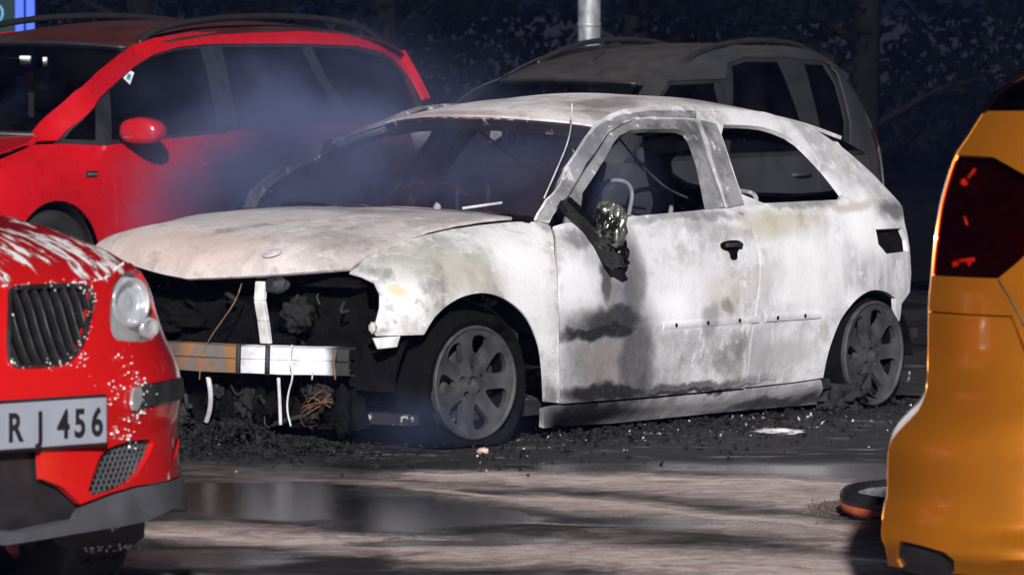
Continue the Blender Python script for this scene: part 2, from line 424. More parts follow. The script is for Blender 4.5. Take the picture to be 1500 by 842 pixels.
# ------------------------------------------------------------------ the burnt-out hatchback
BF = Frame(-.828, 23.42, math.pi + .9176)
b_zt = knots([(-.7, .825), (-.5, .823), (-.24, .815), (0, .787), (.22, .737), (.44, .672), (.62, .60)])       # fender top edge
b_Q = knots([(-.85, .845), (-.6, .872), (-.35, .893), (-.22, .878), (-.13, .845), (-.07, .795), (-.03, .735), (0, .665)])
b_low = knots([(0, .73), (.05, .785), (.10, .845), (.15, .868), (.3, .888), (.42, .893), (.6, .886), (.74, .862), (.84, .818)])
b_zc = knots([(-1.06, 1.205), (-1.3, 1.247), (-1.55, 1.272), (-1.85, 1.283), (-2.2, 1.272), (-2.6, 1.225), (-2.95, 1.15), (-3.3, 1.05)])
def b_ze(x): return b_zc(min(x, -1.2)) - .068
def b_S(x, z):
    if z <= .84: yd = b_low(z)
    else:
        ze = b_ze(x); t = clamp((ze - z) / (ze - .84), -.15, 1); yd = .56 + (.818 - .56) * (math.copysign(abs(t) ** .8, t))
    yf = b_Q(min(z - b_zt(x), .02))
    y = lerp(yd, yf, sst(-.72, -.42, x))
    if x > 0: y -= .35 * x * x
    if x < -2.5: y -= .2 * (x + 2.5) ** 2
    return y + .006 * noise.noise(Vector((x * 3, z * 4, 3.1))) + .0025 * noise.noise(Vector((x * 11, z * 11, 9)))
def b_surf(off=0.): return lambda x, z: (x, b_S(x, z) + off, z)

def burnt_material(name, tint, soot_and_shade, grime=.5, pale=.0, stains_and_shade=()):
    m = NT(name); v = m.coord(); w = m.warp(m.warp(v, 2.5, .05), 11, .015)
    n1 = m.noise(w, 2.3, 6, .6); n2 = m.noise(m.vmath('ADD', w, (7, 3, 5)), 5.5, 6, .6); n3 = m.noise(v, 45, 5, .65)
    st = m.noise(m.vmath('MULTIPLY', w, (9, 9, 1.6)), 1.6, 5)
    n4 = m.noise(m.vmath('ADD', w, (2, 9, 4)), 13, 8, .68)
    c = m.mix(m.ramp(n1, .42, .60), tint[0], tint[1])
    c = m.mix(m.ramp(n2, .51, .62, 0, .5), c, tint[2])
    c = m.mix(m.ramp(st, .54, .66, 0, .6), c, tint[0])
    c = m.mix(m.ramp(n4, .56, .60, 0, grime * .6), c, tint[3])
    c = m.mix(m.ramp(n4, .41, .38, 0, .55), c, (.85, .84, .85))
    c = m.mix(m.ramp(n3, .60, .68, 0, grime), c, tint[3])
    for col, cc, rr, k in stains_and_shade: c = m.mix(m.math('MULTIPLY', m.blob(w, cc, rr, .55), k), c, col)
    acc = m.ramp(m.math('MULTIPLY', n2, m.noise(w, 1.2, 3)), .30, .42, 0, .5)
    ww = m.warp(m.warp(v, 4, .07), 16, .02)
    for cc, rr, k in soot_and_shade: acc = m.math('MAXIMUM', acc, m.math('MULTIPLY', m.blob(ww, cc, rr, .5), k))
    acc = m.math('MULTIPLY', acc, m.ramp(n3, .2, .5, .88, 1.), cl=True)
    c = m.mix(acc, c, (.016, .016, .018))
    h = m.math('ADD', m.math('MULTIPLY', n2, .6), m.math('MULTIPLY', n3, .3))
    return m.surf(color=c, rough=m.ramp(n2, .3, .7, .62, .9), metal=0., spec=.3, normal=m.bump(h, .007, .9))
def bp(px, py):
    x, z = side_pts(BF, b_S, [(px, py)])[0]; return (x, b_S(x, z), z)
def bl(px, py, wx, wz, k): return (bp(px, py), (wx, .25, wz), k)
WHITE = ((.74, .73, .755), (.44, .432, .45), (.38, .355, .315), (.17, .165, .17))
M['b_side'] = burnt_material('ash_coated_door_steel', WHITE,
    [bl(885, 484, .30, .040, 1.), bl(900, 462, .13, .05, .9), bl(885, 580, .34, .048, 1.), bl(1010, 571, .5, .012, .95), bl(890, 535, .34, .24, .55), bl(922, 430, .09, .28, .74), bl(930, 530, .13, .24, .85), bl(895, 470, .26, .07, .95), bl(818, 470, .02, .3, .6), bl(850, 612, .36, .07, 1.), bl(1040, 470, .07, .05, .45), bl(1000, 318, .4, .022, .5), bl(1170, 297, .3, .02, .5), bl(884, 410, .035, .10, .85), bl(900, 440, .10, .10, .55),  # upright strip under the mirror: its shadow, painted in with the soot
     bl(1066, 455, .035, .03, .5), bl(1000, 566, .5, .018, .8), bl(1310, 305, .16, .045, .75), bl(850, 350, .08, .03, .6), bl(1180, 250, .03, .05, .4), bl(1140, 592, .5, .02, .7),
     bl(1070, 345, .12, .035, .25), bl(1000, 335, .25, .03, .2)], .3,
    stains_and_shade=[((.42, .38, .26), bp(1150, 330), (.28, .3, .06), .7), ((.86, .85, .86), bp(1190, 400), (.25, .3, .16), .8), ((.86, .85, .87), bp(1010, 430), (.22, .3, .12), .75),
            ((.88, .87, .88), bp(1275, 330), (.16, .3, .14), .8), ((.36, .35, .34), bp(1150, 520), (.22, .3, .06), .6), ((.84, .84, .86), bp(850, 420), (.10, .3, .12), .7), ((.40, .28, .24), bp(888, 530), (.16, .3, .12), .5), ((.40, .40, .52), bp(915, 430), (.08, .3, .2), .5), ((.40, .33, .27), bp(1060, 430), (.12, .3, .09), .4), ((.42, .33, .25), bp(1250, 300), (.2, .3, .02), .6), ((.9, .9, .93), bp(985, 455), (.14, .3, .07), .8)])  # blue-grey patch below the mirror paints its shadow; the rest are stains
M['b_fender'] = burnt_material('ash_coated_fender_steel', ((.74, .725, .735), (.40, .39, .38), (.36, .345, .30), (.16, .16, .155)),
    [bl(560, 400, .04, .03, .4), bl(805, 590, .05, .06, .6), bl(800, 332, .04, .02, .6)], .6,
    stains_and_shade=[((.33, .33, .29), bp(640, 385), (.22, .3, .09), .65), ((.44, .41, .33), bp(690, 405), (.16, .3, .07), .6), ((.86, .85, .86), bp(775, 430), (.16, .3, .3), .85), ((.62, .55, .36), bp(582, 424), (.03, .2, .02), .9)])
M['b_hood'] = burnt_material('scorched_bonnet_steel', ((.66, .605, .595), (.49, .44, .43), (.39, .365, .35), (.24, .22, .215)),
    [((-.30, .1, .85), (.10, .30, .1), .35), ((.3, .45, .75), (.12, .12, .1), .25), ((-.48, .2, .85), (.04, .5, .1), .6)], .55,
    stains_and_shade=[((.52, .36, .29), (.5, -.15, .7), (.12, .4, .2), .6), ((.7, .66, .65), (0, -.3, .8), (.3, .3, .2), .5)])
M['b_roof'] = burnt_material('ash_coated_roof_steel', ((.80, .76, .75), (.60, .56, .55), (.42, .40, .38), (.22, .21, .2)),
    [((-1.62, .28, 1.25), (.22, .12, .2), .55), ((-1.35, .42, 1.2), (.08, .1, .2), .5), ((-2.3, .35, 1.2), (.3, .1, .2), .45)], .5,
    stains_and_shade=[((.5, .33, .29), (-1.12, -.3, 1.18), (.06, .5, .1), .75)])
M['b_pillar'] = burnt_material('sooted_pillar_steel', ((.33, .33, .345), (.19, .19, .2), (.11, .11, .115), (.05, .05, .05)), [bl(1030, 190, .05, .03, .5)], .5)
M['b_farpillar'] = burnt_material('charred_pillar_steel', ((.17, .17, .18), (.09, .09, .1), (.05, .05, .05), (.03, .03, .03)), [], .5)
M['b_inner'] = burnt_material('sooted_inner_steel', ((.026, .026, .03), (.016, .016, .018), (.02, .018, .017), (.01, .01, .01)), [], .4)

def build_burnt_car():
    T = thing('burnt_car', 'burnt-out three-door hatchback coated in white ash with a charred open front', 'car', BF)
    L = (0, 1, 0)
    def sp(pts): return side_pts(BF, b_S, pts)
    fender = sp([(512, 399), (535, 380), (560, 367), (590, 354), (620, 345), (660, 336), (700, 330), (757, 325), (790, 325), (806, 331), (812, 370), (816, 430), (819, 500), (819, 590), (797, 588),
                 ] + curve([(796, 560), (794, 533), (788, 500), (770, 463), (740, 438), (706, 429), (670, 438), (640, 461), (621, 490)]) + [(590, 491), (552, 492), (546, 484), (551, 470), (556, 450), (556, 430), (548, 413), (530, 404)])
    door = sp([(810, 332), (830, 326), (905, 319), (1045, 306), (1075, 305), (1090, 318), (1103, 340), (1112, 375), (1112, 410), (1107, 450), (1098, 500), (1090, 568), (1000, 576), (900, 585), (823, 591), (823, 500), (820, 430), (816, 370)])
    body = sp([(783, 322), (800, 292), (830, 243), (858, 200), (874, 180), (893, 168), (915, 160), (960, 156), (1020, 156), (1120, 164), (1185, 184), (1235, 216), (1280, 255), (1308, 285), (1323, 303), (1326, 325),
               (1332, 352), (1336, 400), (1334, 428), (1322, 445), (1319, 470), (1314, 470), ] + curve([(1313, 437), (1298, 427), (1280, 425), (1264, 432), (1248, 447), (1231, 472), (1215, 515), (1207, 553)]) + [(1160, 560), (1094, 567),
               (1102, 500), (1111, 450), (1116, 410), (1116, 375), (1107, 338), (1092, 314), (1064, 303), (1040, 230), (1022, 178), (1010, 174), (930, 175), (912, 181), (895, 192), (860, 240), (822, 298), (806, 326)])
    qwin = chaikin(sp([(1052, 183), (1090, 183), (1126, 187), (1163, 203), (1190, 229), (1216, 258), (1241, 292), (1200, 294), (1092, 299), (1072, 240)]), 1)
    sill = sp([(800, 600), (819, 594), (900, 588), (1000, 579), (1090, 571), (1160, 563), (1206, 556), (1200, 592), (1100, 600), (1000, 610), (900, 620), (800, 627)])
    lamp = sp([(1284, 336), (1322, 334), (1329, 350), (1331, 368), (1300, 372), (1288, 358)])
    for mir in (False, True):
        kw = dict(mirror=mir, inner=M['b_inner'])
        panel('front_fender', T, fender, b_surf(), M['b_fender'], L, res=.03, **kw)
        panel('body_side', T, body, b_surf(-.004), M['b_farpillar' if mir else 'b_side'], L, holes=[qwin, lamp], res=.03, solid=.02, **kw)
        panel('tail_light_recess', T, shrink(lamp, -.012), b_surf(-.03), M['char'], L, res=.04, **kw)
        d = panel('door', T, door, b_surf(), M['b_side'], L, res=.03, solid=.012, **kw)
        fo = sp([(826, 326), (830, 292), (858, 247), (892, 195), (910, 184), (932, 177), (1008, 176), (1019, 180), (1036, 232), (1061, 304), (1038, 306), (1024, 240), (1012, 206), (1004, 194), (990, 189), (940, 189), (922, 191), (906, 199), (880, 240), (852, 283), (846, 322)])
        panel('window_frame', d, fo, b_surf(.004), M['b_pillar'], L, res=.025, solid=.022, **kw)
        inner = sp([(816, 345), (900, 335), (1045, 322), (1085, 325), (1104, 380), (1088, 555), (830, 575)])
        panel('inner_skin', d, inner, b_surf(-.07), M['b_inner'], L, res=.08, solid=.01, **kw)
        panel('sill', T, sill, b_surf(-.012), M['b_side'], L, res=.03, solid=.02, **kw)
        pil = sp([(1026, 176), (1048, 181), (1068, 240), (1089, 299), (1066, 304), (1044, 232)])
        panel('door_pillar', T, pil, b_surf(.004), M['b_pillar'], L, res=.03, solid=.05, **kw)
        ap = sp([(785, 322), (802, 292), (832, 243), (860, 201), (880, 181), (908, 168), (950, 162), (1020, 162), (1020, 172), (950, 170), (915, 177), (893, 190), (858, 240), (820, 297), (804, 324)])
        panel('windscreen_pillar', T, ap, b_surf(.001), M['b_farpillar' if mir else 'b_pillar'], L, res=.03, solid=.05, **kw)
        s = -1 if mir else 1
        for nm, x0, x1, mt in (('moulding_strip', -1.16, -1.80, 'ashwhite'), ('moulding_strip', -1.85, -2.24, 'ashwhite')):
            V, Fs = grid(lambda a, b: (lerp(x0, x1, a), s * (b_S(lerp(x0, x1, a), .402) + .005 * math.sin(math.pi * (.1 + .8 * b))), .402 + (b - .5) * .030), 16, 4)
            o = add(nm, V, Fs if not mir else [f[::-1] for f in Fs], M['b_side'], d if x1 > -1.83 else T, solid=.006)
            if mt == 'ashwhite':
                for k in range(2 if x1 < -1.83 else 3):
                    xx = lerp(x0, x1, (k + .35) / (2 if x1 < -1.83 else 3)); V2, F2 = revolve([(.0001, .004), (.0065, .003), (.0075, 0)], 10)
                    add('clip_hole', [(v[0] + xx, s * (v[1] + b_S(xx, .402) + .008), v[2] + .402) for v in V2], F2, M['char'], o)
        # door handle: scooped recess and the stub of a lever
        hx, hz = sp([(1072, 364)])[0]
        hp = chaikin([(hx + .075, hz + .03), (hx - .06, hz + .034), (hx - .08, hz + .01), (hx - .03, hz - .012), (hx - .03, hz - .045), (hx + .02, hz - .045), (hx + .02, hz - .01), (hx + .075, hz - .002)], 2)
        h = panel('handle_recess', d, hp, b_surf(.003), M['char'], L, res=.02, solid=.004, **kw)
        V, Fs = box_geo(hx - .05, hx + .055, s * (b_S(hx, hz) + .004), s * (b_S(hx, hz) + .022), hz + .006, hz + .022)
        add('handle', V, Fs, M['soot_metal'], h, smooth=False, bevel=.004)
    # bonnet
    zc = knots([(.635, .625), (.615, .665), (.57, .712), (.5, .752), (.38, .79), (.2, .822), (0, .842), (-.25, .856), (-.52, .862)])
    def hood(x, y, lipped=True):
        ys = .675; k = abs(y) / ys; edge = b_zt(min(x, .5)) + .012
        z = lerp(zc(x), min(edge, zc(x)), k ** 2.6)
        z += .04 * sst(.0, .45, x) * sst(-.05, .5, -y)
        if lipped:
            kk = min(1., abs(y) / .615); xe = .635 - (.20 if y > 0 else .14) * kk ** 1.9 - .012 * (1 - math.exp(-abs(y) * 30)); ze = hood(xe, y, False)[2]
            z -= max(0, ze - (.627 + .046 * kk ** 1.4 + .03 * sst(0, .5, -y))) * math.exp(-max(0, xe - x) / .06)
        return (x, y, z + .005 * noise.noise(Vector((x * 4, y * 4, 1))) + .002 * noise.noise(Vector((x * 13, y * 13, 1))))
    ol = []
    for i in range(25):
        y = lerp(-.615, .615, i / 24); k = abs(y) / .615; ol.append((.635 - (.20 if y > 0 else .14) * k ** 1.9 - .012 * (1 - math.exp(-abs(y) * 30)), y))
    ol += [(.3, .635), (.1, .65), (-.15, .66), (-.4, .665), (-.5, .66)]
    ol += [(-.50 - .05 * (1 - (abs(y) / .6) ** 2), y) for y in (.5, .25, 0, -.25, -.5)]
    ol += [(-.5, -.66), (-.4, -.665), (-.15, -.66), (.1, -.65), (.3, -.635)]
    hd = panel('bonnet', T, ol, hood, M['b_hood'], (0, 0, 1), res=.03, solid=.012)
    em = hood(.5, .30); V, Fs = revolve([(.0001, .004), (.018, .006), (.024, .002), (.034, .004), (.042, 0)], 24, axis='z')
    add('emblem_seat', [(v[0] * .8 + .5, v[1] + .30, v[2] + em[2] + v[0] * -.35) for v in V], Fs, M['ashwhite'], hd)
    # roof
    def roof(x, y):
        return (x, y, b_zc(x) - .068 * (abs(y) / .56) ** 2.2 + .004 * noise.noise(Vector((x * 4, y * 4, 5))) - .012 * sst(.35, 0, abs(x + 1.55)) * sst(.3, 0, abs(y - .25)))
    ol = [(-1.085 - .12 * (abs(y) / .52) ** 2, y) for y in [lerp(-.53, .53, i / 16) for i in range(17)]]
    ol += [(-1.5, .565), (-2, .56), (-2.5, .545), (-2.93, .52), (-2.97, .25), (-2.98, 0), (-2.97, -.25), (-2.93, -.52), (-2.5, -.545), (-2, -.56), (-1.5, -.565)]
    panel('roof', T, ol, roof, M['b_roof'], (0, 0, 1), res=.04, solid=.015, inner=M['b_inner'])
    V, Fs = grid(lambda a, b: Vector(roof(-1.085 - .12 * (abs(lerp(-.53, .53, a)) / .52) ** 2 - .004, lerp(-.53, .53, a))) + Vector((-.005 - .05 * b, 0, -.008 - .05 * math.sin(b * 3))), 20, 5)
    add('windscreen_header', V, Fs, M['b_inner'], T, solid=.008)
    # tailgate: ring round the missing rear window, lower skin, rear bumper core
    def tg(y, t):
        k = abs(y) / .72
        x = lerp(-2.96, -3.27, t) + .10 * k ** 2.5 * t; z = lerp(1.135, .80, t) - .05 * k ** 2 * (1 - t); return (x + .04, y * lerp(.74, .84, t), z)
    panel('tailgate_frame', T, [(-.66, 0), (.66, 0), (.70, .5), (.70, 1), (-.70, 1), (-.70, .5)], tg, M['b_side'], (-1, 0, .5), holes=[chaikin([(-.52, .14), (.52, .14), (.58, .86), (-.58, .86)], 2)], res=.06, solid=.02, inner=M['b_inner'])
    def rear(y, z):
        k = abs(y) / .78; return (-3.33 + .09 * sst(.55, .8, z) * 1 + .22 * k ** 3.2 + (.03 if z < .45 else 0), y, z)
    panel('tailgate_skin', T, [(-.60, .80), (.60, .80), (.66, .62), (.68, .46), (-.68, .46), (-.66, .62)], rear, M['b_side'], (-1, 0, 0), res=.06, solid=.01, inner=M['b_inner'])
    panel('rear_crash_beam', T, [(-.66, .33), (.66, .33), (.66, .43), (-.66, .43)], lambda y, z: (rear(y, z)[0] + .05, y, z), M['soot_metal'], (-1, 0, 0), res=.08, solid=.04)
    # floor, bulkhead, dashboard core, wheel houses
    for nm, b in (('floor_pan', (-3.15, .30, -.80, .80, .09, .13)), ('bulkhead', (-.46, -.42, -.72, .72, .1, .80)), ('boot_floor', (-3.2, -2.35, -.72, .72, .26, .30))):
        V, Fs = box_geo(*b); add(nm, V, Fs, M['b_inner'], T, smooth=False)
    V, Fs = grid(lambda a, b: (-.52 - .14 * b, lerp(-.72, .72, a), .845 - .06 * b + .022 * noise.noise(Vector((a * 22, b * 3, 2)))), 60, 5)
    add('cowl', V, Fs, M['char'], T, solid=.03)
    V, Fs = grid(lambda a, b: (-.62 - .3 * b, lerp(-.66, .66, a), .70 - .12 * b * b + .05 * noise.noise(Vector((a * 9, b * 3, 7)))), 40, 8)
    add('dashboard_beam', V, Fs, M['char'], T, solid=.05)
    for s in (-1, 1):
        V, Fs = revolve([(.395, .30), (.40, .5), (.395, .80)], 20, 0, math.pi)
        o = add('wheel_house', [(v[0], s * v[1], v[2] * .82 + .22) for v in V], Fs, M['char'], T, solid=.006)
        V, Fs = revolve([(.34, .35), (.345, .5), (.33, .84)], 20, 0, math.pi)
        add('wheel_house', [(v[0] - 2.65, s * v[1], v[2] * .85 + .2) for v in V], Fs, M['char'], T, solid=.006)
    # seats stripped to their frames
    def seat(y, x=-1.35):
        loop = [(x + .02, y - .2, .22), (x - .10, y - .22, .5), (x - .2, y - .21, .74), (x - .22, y - .12, .80), (x - .22, y + .12, .80), (x - .2, y + .21, .74), (x - .10, y + .22, .5), (x + .02, y + .2, .22)]
        V1 = tube_geo(smoothpath(loop), .016, 6)
        o = add('seat_frame', *merge([V1, tube_geo([(x - .1, y - .21, .5), (x - .1, y + .21, .5)], .009, 5)]), M['b_pillar'], T)
        hr = smoothpath([(x - .21, y - .07, .80), (x - .225, y - .085, .90), (x - .225, y - .05, .945), (x - .225, y + .05, .945), (x - .225, y + .085, .90), (x - .21, y + .07, .80)])
        add('headrest_frame', *tube_geo(hr, .009, 6), M['b_pillar'], o)
        V, Fs = grid(lambda a, b: (lerp(x + .42, x, a), y + lerp(-.24, .24, b), .25 + .035 * noise.noise(Vector((a * 5, b * 5, y)))), 10, 10)
        add('seat_springs', V, Fs, M['char'], o, solid=.04)
        V, Fs = grid(lambda a, b: (x - .01 - .2 * b - .02, y + lerp(-.17, .17, a), .3 + .38 * b * (.75 + .35 * noise.noise(Vector((a * 4, 2, y * 3))))), 12, 8)
        add('seat_wadding', V, Fs, M['char'], o, solid=.03)
        return o
    seat(.36); seat(-.36)
    for y in (-.42, 0, .42):
        lp = smoothpath([(-2.2, y - .1, .55), (-2.3, y - .12, .84), (-2.32, y - .08, .885), (-2.32, y + .08, .885), (-2.3, y + .12, .84), (-2.2, y + .1, .55)])
        add('rear_seat_frame', *tube_geo(lp, .011, 6), M['b_pillar'], T)
    V, Fs = grid(lambda a, b: (-2.15 - .17 * b, lerp(-.66, .66, a), .28 + .5 * b + .04 * noise.noise(Vector((a * 9, b * 4, 3)))), 30, 8)
    add('rear_seat_wadding', V, Fs, M['char'], T, solid=.05)
    # steering wheel and column
    V, Fs = tube_geo([(0, .175 * math.cos(t), .175 * math.sin(t)) for t in [2 * math.pi * i / 28 for i in range(29)]], .011, 6)
    Rm = Matrix.Translation((-.95, .36, .72)) @ Matrix.Rotation(R(-25), 4, 'Y')
    sw = add('steering_wheel', [Rm @ Vector(v) for v in V], Fs, M['soot_metal'], T)
    tube('steering_column', sw, [(-.95, .36, .72), (-.6, .36, .58)], .022, M['soot_metal'], 6, 0)
    # hanging wires
    tube('aerial_wire', T, [BF.on_x(838, 152, -1.05), BF.on_x(836, 200, -.95), BF.on_x(815, 250, -.75), BF.on_x(797, 290, -.6)], .0035, M['ashwhite'], 5, 3)
    tube('hanging_wire', T, [(-1.75, -.5, 1.15), (-1.9, -.3, .95), (-2.1, -.1, .83), (-2.4, -.1, .80)], .006, M['rust_wire'], 5, 3)
    tube('hanging_wire', T, [(-1.6, .3, 1.17), (-1.75, .35, 1.0), (-1.95, .4, .86), (-2.3, .5, .82)], .005, M['soot_metal'], 5, 3)
    tube('hanging_wire', T, [(-.62, -.1, .82), (-.8, 0, 1.0), (-.75, .05, .8)], .004, M['rust_wire'], 5, 3)
    tube('hanging_wire', T, [(-.6, .5, .83), (-.66, .35, .90), (-.7, .2, .96), (-.8, -.1, .93)], .003, M['rust_wire'], 5, 3)
    tube('wiper_arm', T, [(-.5, .42, .865), (-.62, .52, .885)], .006, M['ashwhite'], 5, 1)
    lump('cowl_lump', T, (-.52, .28, .862), (.012, .016, .022), M['b_pillar'], seed=3); lump('cowl_lump', T, (-.52, -.12, .86), (.03, .09, .016), M['soot_metal'], seed=5); lump('cowl_lump', T, (-.5, -.35, .86), (.03, .12, .014), M['char'], seed=6)
    for a, c in (((608, 193), (648, 218)), ((722, 188), (738, 212)), ((748, 190), (760, 214)), ((768, 192), (776, 212))):
        p, q = BF.on_x(*a, -2.3), BF.on_x(*c, -2.3); V, Fs = grid(lambda u, v: (-2.3 + .03 * v, lerp(p.y, q.y, u) + .05 * (v - .5) * (1 if a[0] < 700 else .3), lerp(p.z, q.z, v)), 4, 4); add('pale_window_patch', V, Fs, M['ashwhite'], T, solid=.004)  # pale patches stand in for brightness seen in the rear windows
    lump('sun_visor', T, BF.on_y(978, 212, -.25), (.05, .13, .035), M['ashwhite'], .15, 5, 3, 77)
    # door mirror, melted
    my = b_S(-.78, .82)
    V, Fs = grid(lambda a, b: (lambda c, n: (-.64 - .15 * b - .03 * math.sin(b * 3) + .005 * n, my - .05 + .03 + .16 * b + (a - .5) * lerp(.05, .075, b) + .004 * n, .905 - .255 * b + (a - .5) * .02 + .005 * n))(0, noise.noise(Vector((a * 4, b * 9, 3)))), 10, 26)
    arm = add('mirror_arm', V, Fs, M['melt'], T, solid=.035)
    gl = NT('mirror_foil'); v = gl.coord(); n = gl.noise(v, 11, 3)
    M['mfoil'] = gl.surf(color=gl.mix(gl.ramp(n, .47, .53), (.05, .05, .045), (.42, .43, .37)), rough=gl.ramp(n, .3, .7, .12, .4), metal=.85, normal=gl.bump(n, .03))
    ms = lump('mirror_housing', arm, (-.745, my + .115, .80), (.05, .072, .098), M['mfoil'], .20, 4.0, 5, 4)
    lump('melted_housing', arm, (-.79, my + .12, .70), (.035, .045, .06), M['melt'], .16, 5, 4, 8)
    # what is left of the windscreen: a sooted, half-clear sheet
    def wsc(a, b):
        y = lerp(-1, 1, a); p = Vector((-.53 - .10 * y * y, y * .73, .845 - .01 * y * y)); q = Vector(roof(-1.10 - .12 * (y * .52 / .52) ** 2, y * .51)) - Vector((0, 0, .02)); return p.lerp(q, b) + Vector((.035, 0, .03)) * math.sin(math.pi * b)
    V, Fs = grid(wsc, 24, 14); add('sooted_windscreen', V, Fs, M['sootglass'], T)
    # ---------------- open front
    bm = NT('crash_beam_metal'); v = bm.coord(); yy = bm.n('SeparateXYZ', {0: bm.warp(v, 9, .03)}, out=1); nn = bm.noise(v, 9, 6)
    cc = bm.mix(bm.ramp(nn, .35, .65), (.27, .10, .028), (.11, .09, .08))
    cc = bm.mix(bm.ramp(yy, -.05, .02), cc, bm.mix(bm.ramp(nn, .4, .6), (.16, .14, .13), (.30, .14, .05)))
    cc = bm.mix(bm.ramp(yy, .245, .265), cc, bm.mix(bm.ramp(nn, .5, .7), (.78, .77, .84), (.5, .48, .52)))
    cc = bm.mix(bm.ramp(yy, .60, .66), cc, (.03, .03, .03))
    M['beam'] = bm.surf(color=cc, rough=.7, spec=.3, normal=bm.bump(nn, .006))
    def beam(a, b):
        y = lerp(-.68, .70, a); prof = [(0, .285), (.035, .288), (.038, .325), (.024, .333), (.038, .341), (.035, .378), (0, .382)]
        k = b * (len(prof) - 1); i = min(int(k), len(prof) - 2); t = k - i; p = [lerp(prof[i][q], prof[i + 1][q], t) for q in (0, 1)]
        return (.60 + p[0] - .10 * (abs(y) / .7) ** 2.4, y, p[1] + .004 * noise.noise(Vector((y * 6, b * 3, 1))))
    V, Fs = grid(beam, 50, 18); be = add('crash_beam', V, Fs, M['beam'], T, solid=-.006)
    for y in (.26, .40): add('beam_bracket', *tube_geo([(.645, y, .39), (.65, y, .28)], .010, 6), M['soot_metal'], be)
    V, Fs = box_geo(.50, .56, -.62, .64, .60, .635); add('lock_carrier', [(v[0] - .15 * (v[1] / .62) ** 2, v[1], v[2]) for v in V], Fs, M['char'], T, smooth=False)
    tube('carrier_arm', T, [(.42, .55, .665), (.50, .42, .655), (.55, .27, .64)], .012, M['b_pillar'], 8, 2)
    pst = [BF.on_x(383, 412, .57), BF.on_x(381, 440, .585), BF.on_x(386, 470, .6), BF.on_x(390, 503, .6)]
    V, Fs = merge([box_geo(-.012, .012, -.022, .022, 0, 1)])
    geo = []
    for a, b in zip(pst, pst[1:]):
        geo.append(([(lerp(a.x, b.x, v[2]) + v[0], lerp(a.y, b.y, v[2]) + v[1], lerp(a.z, b.z, v[2])) for v in V], Fs))
    st = add('carrier_strut', *merge(geo), M['ashwhite'], T, smooth=False, bevel=.004)
    lump('lock_lump', st, BF.on_x(405, 418, .56), (.03, .05, .03), M['soot_metal'], .3, 8, 3, 2)
    lump('headlamp_remains', T, BF.on_x(437, 462, .50), (.05, .06, .062), M['debris'], .35, 9, 4, 12)
    lump('headlamp_remains', T, BF.on_x(408, 500, .52), (.04, .07, .03), M['char'], .4, 9, 3, 13)
    # engine-bay masses
    V, Fs = grid(lambda a, b: (.42 - .04 * noise.noise(Vector((a * 12, b * 6, 0))) - .05 * abs(a - .5), lerp(-.66, .62, a), lerp(.07, .56, b)), 60, 24)
    add('radiator_remains', V, Fs, M['char'], T, solid=.06)
    lump('engine_block', T, (.05, -.1, .42), (.3, .45, .28), M['char'], .3, 7, 4, 21)
    lump('battery_remains', T, (.2, .38, .52), (.12, .12, .09), M['char'], .3, 8, 3, 22)
    lump('air_box', T, (.38, -.3, .46), (.12, .2, .07), M['char'], .4, 8, 4, 23)
    for k, (px, py, w) in enumerate([(330, 575, .05), (365, 580, .06), (345, 600, .05), (470, 560, .05), (390, 590, .04)]):
        lump('charred_duct', T, BF.on_x(px, py, .45), (.05, w, .09), M['rubber_burnt'] if k % 2 else M['char'], .45, 9, 4, 30 + k)
    def fp(px, py, x): return BF.on_x(px, py, x)
    tube('coolant_pipe', T, [fp(305, 552, .58), fp(309, 575, .58), fp(308, 600, .58), fp(302, 618, .58)], .010, M['ashwhite'], 8, 2)
    tube('support_rod', T, [fp(408, 553, .6), fp(410, 590, .6), fp(411, 622, .6)], .007, M['ashwhite'], 6, 1)
    tube('hanging_cable', T, [fp(428, 505, .62), fp(424, 528, .64), fp(430, 550, .64), fp(422, 575, .63), fp(420, 600, .62), fp(426, 624, .6)], .004, M['ashwhite'], 5, 2)
    tube('hanging_cable', T, [fp(354, 415, .6), fp(346, 440, .62), fp(325, 470, .63), fp(305, 498, .64), fp(294, 530, .64), fp(292, 556, .64)], .003, M['rust_wire'], 5, 2)
    tube('hanging_cable', T, [fp(492, 512, .62), fp(489, 530, .62), fp(491, 556, .62)], .004, M['rust_wire'], 5, 2)
    tube('hanging_cable', T, [fp(458, 545, .6), fp(457, 556, .6)], .003, M['ashwhite'], 5, 1)
    for k in range(9):
        a = fp(440 + random.uniform(0, 20), 592 + random.uniform(-4, 34), .5); b = fp(485 + random.uniform(-10, 5), 582 + random.uniform(-6, 16), .58)
        tube('charred_wire', T, [a, (Vector(a) + Vector(b)) / 2 + Vector((random.uniform(-.05, .08), random.uniform(-.06, .06), random.uniform(-.04, .05))), b], .0025, M['rust_wire'], 5, 3)
    rn = random.Random(17)
    for k in range(26):
        a = Vector(fp(rn.uniform(250, 520), rn.uniform(420, 630), rn.uniform(.40, .50))); d = Vector((rn.uniform(-.02, .06), rn.gauss(0, .09), rn.gauss(0, .06)))
        tube('charred_hose', T, [a, a + d * .5 + Vector((rn.uniform(0, .04), 0, rn.uniform(-.04, .04))), a + d], rn.uniform(.003, .011), M[rn.choice(['rubber_burnt', 'rubber_burnt', 'char', 'soot_metal'])], 6, 2)
    for k in range(12):
        lump('charred_lump', T, fp(rn.uniform(255, 520), rn.uniform(555, 625), rn.uniform(.42, .52)), (rn.uniform(.015, .04), rn.uniform(.015, .05), rn.uniform(.015, .06)), M[rn.choice(['rubber_burnt', 'char', 'char'])], .5, 8, 3, 80 + k)
    # fender mounting flange under the headlamp pocket
    q = [fp(545, 495, .50), fp(585, 492, .42), fp(580, 508, .42), fp(552, 511, .50)]
